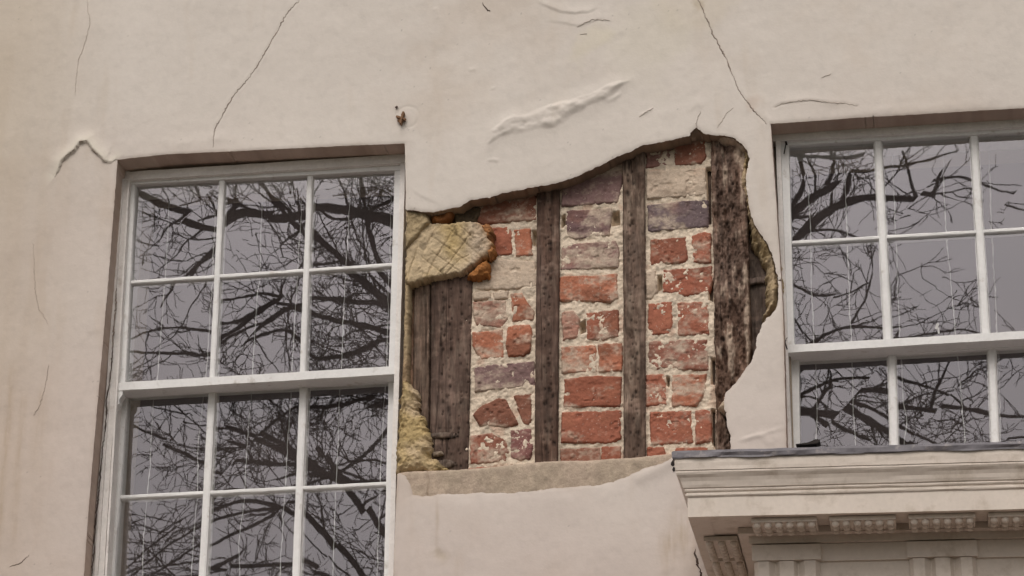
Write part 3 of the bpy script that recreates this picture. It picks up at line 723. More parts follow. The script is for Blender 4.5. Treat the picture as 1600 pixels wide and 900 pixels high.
# right side: section through the thick coat
lump('render_edge', [(1164, 216), (1180, 240), (1176, 280), (1176, 310), (1186, 345), (1205, 375), (1220, 410), (1226, 460), (1222, 490), (1205, 500), (1196, 512), (1190, 500), (1197, 482), (1196, 455), (1198, 430), (1190, 408), (1180, 392), (1172, 372), (1168, 340), (1163, 312), (1154, 298), (1155, 262), (1160, 250), (1156, 234), (1140, 224)],
     .075, .070, 208, (.40, .30, .165), (.48, .37, .24), rough=.6, edge=.015, jit=.010, jf=38, label='broken ochre edge of the thick render')
lump('render_edge', [(1070, 224), (1078, 200), (1090, 194), (1110, 204), (1150, 210), (1182, 240), (1160, 238), (1150, 230), (1128, 226), (1112, 214), (1095, 214), (1082, 218)], .040, .036, 209, (.44, .34, .27), (.50, .40, .30), rough=.7, edge=.009, jit=.003, label='pinkish broken lip at the top of the gap')
lump('render_edge', [(1120, 640), (1140, 616), (1152, 598), (1166, 590), (1168, 600), (1152, 614), (1142, 634), (1144, 650), (1132, 650)], .04, .032, 210, (.42, .33, .25), (.5, .4, .3), jit=.003, label='crumbled lip low on the right of the gap', rough=.8, edge=.006)
# bare undercoat strip along the bottom of the gap
lump('render_strip', [(622, 742), (640, 739), (700, 737), (735, 735), (780, 731), (835, 725), (880, 722), (920, 722), (960, 719), (1000, 717), (1030, 713), (1062, 711), (1070, 735), (1040, 745), (1000, 760), (960, 775), (880, 785), (780, 790), (640, 795), (620, 790)],
     .042, .0385, 211, SAND, SAND2, rough=.10, jit=.0015, edge=.004, dka=.12, label='bare sandy undercoat strip under the bricks', grooves=[[(668, 736), (669, 755), (668, 775)]])

# ---- windows
def prism(p0, p1, y, w, d, prof=None, off=0.0):
    """a bar on plane Y=y (front) running p0->p1 (photo px); w width, d depth; prof = list of (across -1..1, depth 0..1)"""
    a = W(*p0, y); b = W(*p1, y)
    t = (b-a)/np.linalg.norm(b-a); n = np.cross(t, [0, 1, 0]); n /= np.linalg.norm(n)
    pr = prof or [(-1, 1), (-1, .12), (-.9, 0), (.9, 0), (1, .12), (1, 1)]
    V = []
    for q in (a, b):
        for (u, v) in pr:
            V.append(q+n*(u*w/2+off)+np.array([0, v*d, 0]))
    k = len(pr); Fq = [tuple(reversed(range(k))), tuple(range(k, 2*k))]
    for i in range(k):
        j = (i+1) % k; Fq.append((i, j, j+k, i+k))
    return V, Fq
def wavy_prism(p0, p1, y, w, d, prof=None, seed=0, amp=.0011, n=None):
    a = W(*p0, y); b = W(*p1, y); L = np.linalg.norm(b-a); n = n or max(3, int(L/.012))
    t = (b-a)/L; nn = np.cross(t, [0, 1, 0]); nn /= np.linalg.norm(nn)
    pr = prof or [(-1, 1), (-1, .12), (-.9, 0), (.9, 0), (1, .12), (1, 1)]
    k = len(pr); V = []; Fq = []
    rs = np.random.RandomState(seed)
    for i in range(n+1):
        s = L*i/n; q = a+t*s
        for j, (u, v) in enumerate(pr):
            e = amp*float(fbm(np.array([s]), np.array([j*.37+seed]), 22, 3, seed)[0]); e2 = amp*.6*float(fbm(np.array([s]), np.array([j*.5+seed+7]), 40, 2, seed+3)[0])
            V.append(q+nn*(u*w/2+e)+np.array([0, v*d+(e2 if v < .9 else 0), 0]))
    for i in range(n):
        for j in range(k):
            j2 = (j+1) % k; Fq.append((i*k+j, i*k+j2, (i+1)*k+j2, (i+1)*k+j))
    Fq.append(tuple(reversed(range(k)))); Fq.append(tuple(range(n*k, n*k+k)))
    return V, Fq
class MB:
    def __init__(s): s.V = []; s.F = []
    def add(s, vf):
        n = len(s.V); s.V += list(vf[0]); s.F += [tuple(i+n for i in f) for f in vf[1]]; return s
    def build(s, name, m, parent=None, smooth=False, loc=None):
        V = np.array(s.V, float)
        if loc is not None: V = V-np.array(loc)
        me = mesh_np(V, s.F, name, smooth=smooth)
        import bmesh
        b = bmesh.new(); b.from_mesh(me); bmesh.ops.recalc_face_normals(b, faces=b.faces); b.to_mesh(me); b.free()
        return link(name, me, m, parent, loc)
BARP = [(-1, 1), (-1, .5), (-.82, .36), (-.74, .08), (-.40, 0), (.40, 0), (.74, .08), (.82, .36), (1, .5), (1, 1)]
def lerp(a, b, t): return (a[0]+(b[0]-a[0])*t, a[1]+(b[1]-a[1])*t)

def sash_window(cfg):
    lab = cfg['label']
    win = bpy.data.objects.new('window', None); COL.objects.link(win); win.parent = house; win['label'] = lab
    sd_ = cfg['seed']
    fr = MB(); S = cfg['S']; yF = REC
    # outer box frame: thin beads left and right, head piece, sill
    fl0, fl1, fr0, fr1 = cfg['fl0'], cfg['fl1'], cfg['fr0'], cfg['fr1']
    fr.add(wavy_prism(fl0, fl1, yF, cfg['flw'], .12, seed=sd_+1, off=None) if False else wavy_prism(fl0, fl1, yF, cfg['flw'], .14, seed=sd_+1))
    fr.add(wavy_prism(fr0, fr1, yF, cfg['frw'], .14, seed=sd_+2))
    fr.add(wavy_prism(cfg['h0'], cfg['h1'], yF-.003, cfg['hw'], .145, seed=sd_+3))
    for (e0, e1, bw) in cfg.get('beads', []): fr.add(wavy_prism(e0, e1, yF-.007, bw, .02, seed=sd_+7))
    fr.build('frame', M_PAINTF, win)
    sl = MB(); sl.add(wavy_prism(cfg['sill0'], cfg['sill1'], -.03, .05, .20, seed=sd_+4)); sl.build('sill', M_PAINTF, win)
    ys = {'u': REC+.014, 'l': REC+.060}
    for part in ('u', 'l'):
        c = cfg[part]; y = ys[part]
        V_ = c['V']; H_ = c['H']              # vertical member centre lines (top, bottom, width px), horizontal ones (left, right, width px)
        mb = MB()
        for i, (a, b, w, kind) in enumerate(V_):
            prof = BARP if kind == 'bar' else None
            mb.add(wavy_prism(a, b, y+(.002 if kind == 'bar' else 0), w/563., .034 if kind == 'bar' else .038, prof, seed=sd_+10+i+(50 if part == 'l' else 0)))
        for i, (a, b, w, kind) in enumerate(H_):
            prof = BARP if kind == 'bar' else None
            dy = {'bar': .0045, 'rail': -.003, 'meet': -.012}[kind]
            dp = {'bar': .031, 'rail': .044, 'meet': .062}[kind]
            mb.add(wavy_prism(a, b, y+dy, w/563., dp, prof, seed=sd_+30+i+(50 if part == 'l' else 0)))
        for (hx, hy, sg) in c.get('horns', []):
            # ogee horn under the meeting rail
            q = W(hx, hy, y-.010); wv = .020; pts = [(0, 0), (wv, 0), (wv, -.012), (wv*.55, -.026), (wv*.6, -.038), (wv*.3, -.047), (0, -.050)]
            Vh = []; 
            for yy in (0, .03):
                for (u, v) in pts: Vh.append(q+np.array([sg*u, yy, v]))
            k = len(pts); Fh = [tuple(range(k)), tuple(reversed(range(k, 2*k)))]+[(i, (i+1) % k, (i+1) % k+k, i+k) for i in range(k)]
            mb.add((Vh, Fh))
        mb.build('upper_sash' if part == 'u' else 'lower_sash', M_PAINT, win)
        # panes
        yg = y+.016
        cols = c['pc']; rows = c['pr']
        for j in range(len(rows)-1):
            for i in range(len(cols)-1):
                def cross(cl, rl):
                    (x1, y1), (x2, y2) = cl; (x3, y3), (x4, y4) = rl
                    D = (x1-x2)*(y3-y4)-(y1-y2)*(x3-x4)
                    return (((x1*y2-y1*x2)*(x3-x4)-(x1-x2)*(x3*y4-y3*x4))/D, ((x1*y2-y1*x2)*(y3-y4)-(y1-y2)*(x3*y4-y3*x4))/D)
                q4 = [cross(cols[i], rows[j]), cross(cols[i+1], rows[j]), cross(cols[i+1], rows[j+1]), cross(cols[i], rows[j+1])]
                pf = [W(*p, yg) for p in q4]
                tilt = np.array([random.uniform(-.0006, .0006) for _ in range(4)])
                pf = [p+np.array([0, tl, 0]) for p, tl in zip(pf, tilt)]
                pb = [p+np.array([0, .0025, 0]) for p in pf]
                Vp = np.array(pf+pb); Fp = [(3, 2, 1, 0), (4, 5, 6, 7), (0, 1, 5, 4), (1, 2, 6, 5), (2, 3, 7, 6), (3, 0, 4, 7)]
                link('pane', mesh_np(Vp, Fp, 'pane', smooth=False, mi=[0, 1, 1, 1, 1, 1]), None, win).data.materials.append(M_GLASS)
                win.children[-1].data.materials.append(M_CLEAR) if False else bpy.data.objects[COL.objects[-1].name].data.materials.append(M_CLEAR)
    return win
LW = dict(label='left sash window, three panes wide', seed=300, S=0,
    fl0=(192, 258), fl1=(146, 985), flw=.044, fr0=(630, 236), fr1=(608, 985), frw=.016, h0=(180, 276), h1=(638, 247), hw=.030,
    beads=[((191, 262), (144, 985), .010), ((201, 280), (160, 985), .006)], sill0=(112, 990), sill1=(630, 960),
    u=dict(V=[((204, 268), (187, 604), 19, 'stile'), ((624, 240), (614, 578), 15, 'stile'), ((347, 262), (331, 592), 12.5, 'bar'), ((485, 252), (472, 584), 12.5, 'bar')],
           H=[((188, 283), (634, 259), 15, 'rail'), ((200, 441), (618, 413), 8.5, 'bar'), ((184, 604), (620, 578), 15, 'meet')],
           horns=[(181, 611, 1)],
           pc=[((208, 270), (190, 600)), ((347, 262), (331, 592)), ((485, 252), (472, 584)), ((621, 250), (612, 580))],
           pr=[((190, 286), (634, 262)), ((200, 441), (618, 413)), ((184, 603), (620, 577))]),
    l=dict(V=[((192, 596), (164, 960), 19, 'stile'), ((614, 580), (606, 945), 15, 'stile'), ((331, 600), (313, 950), 15.5, 'bar'), ((474, 590), (460, 945), 15.5, 'bar')],
           H=[((190, 612), (618, 588), 15, 'rail'), ((180, 777), (612, 755), 8.5, 'bar'), ((160, 945), (612, 925), 24, 'rail')],
           pc=[((196, 600), (168, 960)), ((331, 600), (313, 950)), ((474, 590), (460, 945)), ((611, 585), (602, 945))],
           pr=[((190, 614), (618, 590)), ((180, 777), (612, 755)), ((160, 945), (612, 925))]))
RW = dict(label='right sash window above the door canopy', seed=400, S=0,
    fl0=(1215, 200), fl1=(1237, 815), flw=.014, fr0=(1698, 168), fr1=(1712, 790), frw=.02, h0=(1200, 214), h1=(1712, 184), hw=.030,
    sill0=(1232, 838), sill1=(1720, 818),
    u=dict(V=[((1224, 205), (1233, 545), 17, 'stile'), ((1682, 180), (1692, 525), 17, 'stile'), ((1371, 210), (1388, 535), 15.5, 'bar'), ((1521, 200), (1541, 528), 15.5, 'bar')],
           H=[((1212, 222), (1700, 194), 15, 'rail'), ((1232, 379), (1694, 352), 8.5, 'bar'), ((1231, 545), (1700, 517), 14, 'meet')],
           horns=[],
           pc=[((1226, 205), (1236, 545)), ((1371, 210), (1388, 535)), ((1521, 200), (1541, 528)), ((1680, 180), (1690, 525))],
           pr=[((1212, 226), (1700, 198)), ((1232, 379), (1694, 352)), ((1231, 545), (1700, 517))]),
    l=dict(V=[((1240, 550), (1243, 790), 17, 'stile'), ((1692, 530), (1700, 790), 17, 'stile'), ((1393, 540), (1400, 790), 15.5, 'bar'), ((1549, 530), (1559, 790), 15.5, 'bar')],
           H=[((1236, 556), (1700, 530), 14, 'rail'), ((1240, 722), (1700, 702), 8.5, 'bar'), ((1240, 800), (1704, 785), 24, 'rail')],
           pc=[((1243, 550), (1246, 800)), ((1393, 540), (1400, 800)), ((1549, 530), (1559, 800)), ((1690, 530), (1698, 800))],
           pr=[((1236, 560), (1700, 534)), ((1240, 722), (1700, 702)), ((1240, 800), (1704, 785))]))
sash_window(LW); sash_window(RW)

# ------------------------------------------------------------------ door canopy
YC = -.62                                     # front plane of the corona
canopy = bpy.data.objects.new('door_canopy', None); COL.objects.link(canopy); canopy.parent = house
canopy['label'] = 'cream classical door canopy with a lead top'
A_ = W(1075, 808, YC); B_ = W(1600, 795, YC)
XL = A_[0]; ZL = A_[2]; KS = (B_[2]-A_[2])/(B_[0]-A_[0])
XR = XL+1.75; PJ = .155
def zc_(x, z): return z+KS*(x-XL)
print('canopy', XL, ZL, KS)
SCL = 4000/np.dot(A_-CAM, fwd)
def cprof(name, prof, m, wob=.0008, seed=0, label=None):
    """prof: list of (outward offset from the corona face, height above the corona bottom); swept round left return, front, right return"""
    nseg = 150; path = []
    k = len(prof)
    V = []; xsn = np.linspace(0, 1, nseg)
    rows = []
    def row(fn): rows.append(fn)
    row(lambda o, h: (XL-o, 0.0, h)); 
    for t in np.linspace(.03, .97, 12): row(lambda o, h, t=t: (XL-o, t*(YC-o), h))
    for t in xsn: row(lambda o, h, t=t: ((XL-o)+(XR-XL+2*o)*t, YC-o, h))
    for t in (.5, 1.0): row(lambda o, h, t=t: (XR+o, (1-t)*(YC-o), h))
    for i, fn in enumerate(rows):
        for j, (o, h) in enumerate(prof):
            x, y, z = fn(o*.55 if o > 0 else o, h)
            e = wob*float(fbm(np.array([x*1.0]), np.array([j*3.1+y]), 14, 3, seed)[0])
            V.append((x, y+e, zc_(x, ZL+z)+e))
    Fq = []
    n = len(rows)
    for i in range(n-1):
        for j in range(k-1):
            Fq.append((i*k+j, i*k+j+1, (i+1)*k+j+1, (i+1)*k+j))
    mb = MB(); mb.V = V; mb.F = Fq
    me = mesh_np(np.array(V), Fq, name, smooth=False)
    o = link(name, me, m, canopy)
    if label: o['label'] = label
    return o
u = 1/SCL/math.cos(PITCH-.02)                 # metres of height per photo pixel on this plane
# corona (flat fascia), beads, ovolo, top fillet
fas = [(-.04, .0), (-.012, .0), (-.012, .006), (.0, .0), (.0, 30*u), (.004, 30*u), (.004, 31*u), (.007, 33*u), (.007, 36*u), (.003, 37*u), (.003, 38*u), (.009, 39*u), (.011, 42*u), (.009, 44*u)]
fas = [(-.05, .002), (0, .0), (0, 30*u), (.005, 30.3*u), (.008, 32*u), (.008, 34.5*u), (.004, 35.5*u), (.004, 37*u), (.010, 38*u), (.012, 40*u), (.010, 42*u)]
cprof('fascia', fas, M_CREAM, seed=3)
ov = [(.008, 41.5*u), (.016, 43*u), (.020, 47*u), (.024, 52*u), (.031, 57*u), (.040, 61*u), (.044, 63.5*u), (.044, 66*u), (.036, 67*u)]
cprof('moulding', ov, M_CREAM, seed=4)
cprof('fillet', [(.036, 66.5*u), (.046, 67*u), (.047, 72*u), (.048, 78*u), (.048, 88*u), (.02, 89*u)], M_CREAM, wob=.0012, seed=5)
cprof('lead_flashing', [(.050, 85*u), (.056, 84*u), (.058, 86*u), (.060, 92*u), (.054, 96*u), (.035, 97*u), (-.2, 108*u), (YC+.0-.0 if False else -.45, 114*u), (-.60, 118*u)], M_LEAD, wob=.004, seed=8, label='grey lead flashing with a ragged lower edge')
# solid inside + soffit
def sk_box(x0, x1, y0, y1, z0, z1):
    V, Fq = box_vf(x0, x1, y0, y1, z0, z1)
    return [np.array((a, b, zc_(a, c))) for a, b, c in V], Fq
mb = MB(); mb.add(sk_box(XL+.003, XR-.003, YC+.003, -.001, ZL+.004, ZL+88*u)); mb.build('soffit', M_CREAM, canopy)
FX0 = XL+PJ; FX1 = XR-PJ; FY = YC+PJ
mb = MB()
mb.add(sk_box(FX0-.045, FX1+.045, FY-.045, 0, ZL-.012, ZL+.003)); mb.add(sk_box(FX0-.02, FX1+.02, FY-.02, 0, ZL-.030, ZL-.012))
mb.build('bed_moulding', M_CREAM, canopy)
mb = MB(); mb.add(sk_box(FX0, FX1, FY, -.002, ZL-.46, ZL-.030)); mb.build('frieze', M_CREAM, canopy)
# lintel band over the frieze with projecting caps over the triglyphs
TW = .158; TS = .372
tri_x = []
x_first = W(1178, 876, FY-.012)[0]
for i in range(5):
    x0 = x_first+i*TS
    if x0+TW < FX1+.05: tri_x.append(x0)
zb_ = W(1225, 876, FY-.012)[2]-KS*(x_first-XL)      # bottom of the cap band (unskewed)
mb = MB(); mb.add(sk_box(FX0-.006, FX1+.006, FY-.008, -.003, zb_, ZL-.031)); mb.build('band', M_CREAM, canopy)
for x0 in tri_x:
    mb = MB()
    mb.add(sk_box(x0-.004, x0+TW+.004, FY-.020, FY, zb_+.001, ZL-.034))
    g_ = TW/6.0
    # three uprights with chamfered channels
    prof = [(0, 0), (0, -.004), (.010, -.016), (.036, -.016), (.050, -.002), (.053, -.002), (.062, -.016), (.096, -.016), (.105, -.002), (.108, -.002), (.122, -.016), (.148, -.016), (.158, -.004), (.158, 0)]
    Vt = []
    for z in (ZL-.40, zb_):
        for (a, b) in prof: Vt.append(np.array((x0+a, FY+b, zc_(x0+a, z))))
    k = len(prof); Ft = [(i, i+1, i+1+k, i+k) for i in range(k-1)]+[tuple(range(k)), tuple(reversed(range(k, 2*k)))]
    mb.add((Vt, Ft)); mb.build('triglyph', M_CREAM, canopy)
# mutules with guttae under the soffit (each block a part, its drops a sub part would be a level too deep: they stay in its mesh)
def drop(mb, x, y, z, r):
    n = 10; V = []; rings = [(r*.8, 0), (r, -.004), (r, -.008), (r*.8, -.0115), (r*.45, -.0135), (r*.05, -.014)]
    for rr, h in rings:
        for i in range(n): V.append(np.array((x+rr*math.cos(2*math.pi*i/n), y+rr*math.sin(2*math.pi*i/n), z+h)))
    Fq = [(a*n+i, a*n+(i+1) % n, (a+1)*n+(i+1) % n, (a+1)*n+i) for a in range(len(rings)-1) for i in range(n)]+[tuple(range((len(rings)-1)*n, len(rings)*n))]
    mb.add((V, Fq))
MW = .156; MS = .186
xm0 = W(1174, 815, YC+.03)[0]
i = 0
while xm0+i*MS+MW < XR-.14:
    x0 = xm0+i*MS; mb = MB()
    mb.add(sk_box(x0, x0+MW, YC+.022, FY-.050, ZL-.011, ZL-.0005))
    for a in range(6):
        for b in range(3):
            x = x0+.013+a*(MW-.026)/5; y = YC+.033+b*.030; drop(mb, x, y, zc_(x, ZL-.010), .0095)
    mb.build('mutule', M_CREAM, canopy, smooth=False); i += 1
for j in range(2):
    y0 = FY+.012+j*MS; mb = MB(); x0 = XL+.022
    mb.add(sk_box(x0, FX0-.050, y0, y0+MW, ZL-.011, ZL-.0005))
    for a in range(3):
        for b in range(6):
            x = x0+.013+a*.030; y = y0+.013+b*(MW-.026)/5; drop(mb, x, y, zc_(x, ZL-.010), .0095)
    mb.build('mutule', M_CREAM, canopy)
# architrave, pilasters and door below the frieze
mb = MB(); mb.add(sk_box(FX0-.02, FX1+.02, FY-.02, -.004, ZL-.62, ZL-.461)); mb.build('architrave', M_CREAM, canopy)
for x0 in (FX0+.02, FX1-.22):
    V, Fq = box_vf(x0, x0+.20, FY+.02, -.005, .13, ZL-.66); mb = MB(); mb.add((V, Fq)); mb.build('pilaster', M_CREAM, canopy)
box('door', mat('door_paint', (.05, .07, .06), rough=.4), house, FX0+.24, FX1-.24, -.03, -.008, .13, 2.6)

# ------------------------------------------------------------------ small things
# iron fixing and a plug hole
def ico(c, r, sx=1, sy=1, sz=1, seed=0):
    import bmesh
    b = bmesh.new(); bmesh.ops.create_icosphere(b, subdivisions=2, radius=1)
    V = []
    for v in b.verts:
        k = 1+.25*math.sin(v.co.x*5+seed)*math.cos(v.co.z*4+seed*2)
        V.append(np.array([c[0]+v.co.x*r*sx*k, c[1]+v.co.y*r*sy*k, c[2]+v.co.z*r*sz*k]))
    Fq = [tuple(v.index for v in f.verts) for f in b.faces]; b.free(); return V, Fq
mb = MB(); yy = -.003
mb.add(prism((630, 174), (625, 192), yy-.012, .006, .016)); mb.add(prism((619, 181), (633, 186), yy-.008, .006, .012)); mb.add(ico(W(625, 188, yy), .007, 1, .7, 1.1, 2)); mb.add(ico(W(629, 180, yy-.004), .0045, 1, .7, 1.5, 5))
mb.build('wall_fixing', M_RUST, house)['label'] = 'broken rusty iron fixing above the left window'
mb = MB(); mb.add(ico(W(619.5, 167.5, -.001), .0042, 1, .5, 1, 1)); mb.build('wall_plug', M_REVEAL, house)
mb = MB(); mb.add(prism((1226, 533), (1230, 546), REC+.0, .004, .004)); mb.add(prism((1230, 527), (1226, 536), REC+.0, .003, .004)); mb.build('paint_flake', M_SLATE, house)
mb = MB(); mb.add(prism((1226, 214), (1229, 226), REC+.002, .006, .004)); mb.add(prism((1228, 224), (1225, 240), REC+.002, .003, .003)); mb.build('paint_flake', M_SLATE, house)
mb = MB(); mb.add(ico(W(1051, 723, -.004), .009, .7, .6, 1.3, 4)); mb.add(ico(W(1053, 733, -.004), .006, .7, .6, 1.2, 2)); mb.build('open_joint', M_SLATE, house)
mb = MB(); mb.add(prism((1466, 505), (1462, 514), REC+.026, .007, .003)); mb.add(prism((1466, 512), (1467, 521), REC+.026, .005, .003)); mb.build('paint_flake', M_OCHRE if False else M_CORD, house)
# broken piece of slate on the canopy
zt_ = ZL+102*u
q = W(1263, 693, YC-.03); 
mb = MB(); pts = [(-.030, 0), (.0, .003), (.018, .010), (.026, .009), (.028, .004), (.018, -.001), (-.010, -.002)]
Vh = []
for yy_ in (0, .05):
    for (a, b) in pts: Vh.append(np.array([a, yy_, b+yy_*.1]))
k = len(pts); mb.add((Vh, [tuple(range(k)), tuple(reversed(range(k, 2*k)))]+[(i, (i+1) % k, (i+1) % k+k, i+k) for i in range(k)]))
me_ = mesh_np(np.array(mb.V), mb.F, 'slate', smooth=False)
zs_top = zc_(q[0], ZL+98*u)+.006
o = link('slate_fragment', me_, M_SLATE, None, (q[0], YC-.03, zs_top)); tag(o, 'small dark broken slate lying on the lead top of the door canopy', 'slate')

# hanging cords inside the windows
def tube(P, r, sides=5):
    P = np.asarray(P, float); n = len(P); r = np.broadcast_to(r, (n,))
    T = np.gradient(P, axis=0); T /= np.linalg.norm(T, axis=1)[:, None]+1e-12
    ref = np.array([0, 0, 1.0]) if abs(T[0, 2]) < .9 else np.array([1.0, 0, 0])
    A = np.cross(T, ref); A /= np.linalg.norm(A, axis=1)[:, None]+1e-9; B = np.cross(T, A)
    th = np.arange(sides)*2*math.pi/sides
    V = (P[:, None]+r[:, None, None]*(A[:, None]*np.cos(th)[None, :, None]+B[:, None]*np.sin(th)[None, :, None])).reshape(-1, 3)
    i, j = np.meshgrid(np.arange(n-1), np.arange(sides), indexing='ij'); j2 = (j+1) % sides
    Fq = np.stack([i*sides+j, i*sides+j2, (i+1)*sides+j2, (i+1)*sides+j], -1).reshape(-1, 4)
    return V, Fq
YCORD = REC+.115
cords_l = [[(264, 300), (263, 352), (258, 440), (246, 592), (240, 622), (236, 697), (231, 772), (224, 843), (222, 935)],
 [(338, 300), (332, 440), (322, 588), (318, 619), (309, 704), (309, 768), (302, 843), (298, 935)],
 [(411, 290), (409, 340), (406, 420), (398, 516), (395, 580), (393, 614), (385, 708), (382, 779), (373, 850), (376, 930)],
 [(472, 290), (470, 344), (466, 412), (462, 480), (456, 576), (455, 610), (448, 722), (445, 772), (439, 864), (437, 930)],
 [(547, 280), (545, 352), (539, 440), (534, 568), (531, 605), (526, 751), (524, 772), (522, 850), (518, 925)],
 [(612, 280), (610, 376), (607, 440), (605, 564), (602, 601), (597, 687), (594, 765), (591, 843), (588, 925)]]
cords_r = [[(1260, 240), (1263, 303), (1267, 360), (1268, 457), (1272, 535), (1274, 563), (1277, 640), (1275, 688), (1278, 780)],
 [(1319, 235), (1321, 293), (1324, 380), (1327, 458), (1330, 532), (1332, 562), (1333, 640), (1337, 697), (1338, 780)],
 [(1394, 230), (1396, 293), (1399, 360), (1403, 457), (1406, 528), (1408, 557), (1411, 627), (1417, 657), (1413, 695), (1415, 780)],
 [(1473, 225), (1475, 303), (1478, 360), (1487, 457), (1493, 523), (1496, 552), (1502, 620), (1508, 692), (1510, 780)],
 [(1545, 220), (1547, 283), (1549, 360), (1555, 458), (1558, 520), (1560, 552), (1563, 660), (1566, 780)]]
ordn = ['first', 'second', 'third', 'fourth', 'fifth', 'sixth']
for side, cl in (('left', cords_l), ('right', cords_r)):
    for i, c in enumerate(cl):
        P = np.array(c, float); t = np.linspace(0, 1, 90); tp = (P[:, 1]-P[0, 1])/(P[-1, 1]-P[0, 1])
        rs = np.random.RandomState(i+(7 if side == 'left' else 31))
        px = np.interp(t, tp, P[:, 0])+.9*np.sin(t*40+rs.rand()*6)*rs.rand(90)*.6+rs.normal(0, .35, 90); py = P[0, 1]+t*(P[-1, 1]-P[0, 1])
        Q = np.array([W(a, b, YCORD+.004*math.sin(7*k_/90+i)) for k_, (a, b) in enumerate(zip(px, py))])
        r = .0010+.0014*rs.rand(90)**3
        org = Q[0].copy()
        V, Fq = tube(Q-org, r, 5)
        o = link('hanging_cord', mesh_np(V, Fq, 'cord'), M_CORD, None, tuple(org))
        tag(o, f'white cord behind the {side} window glass, {ordn[i]} from the left', 'cord', 'white cords hanging behind the window glass')

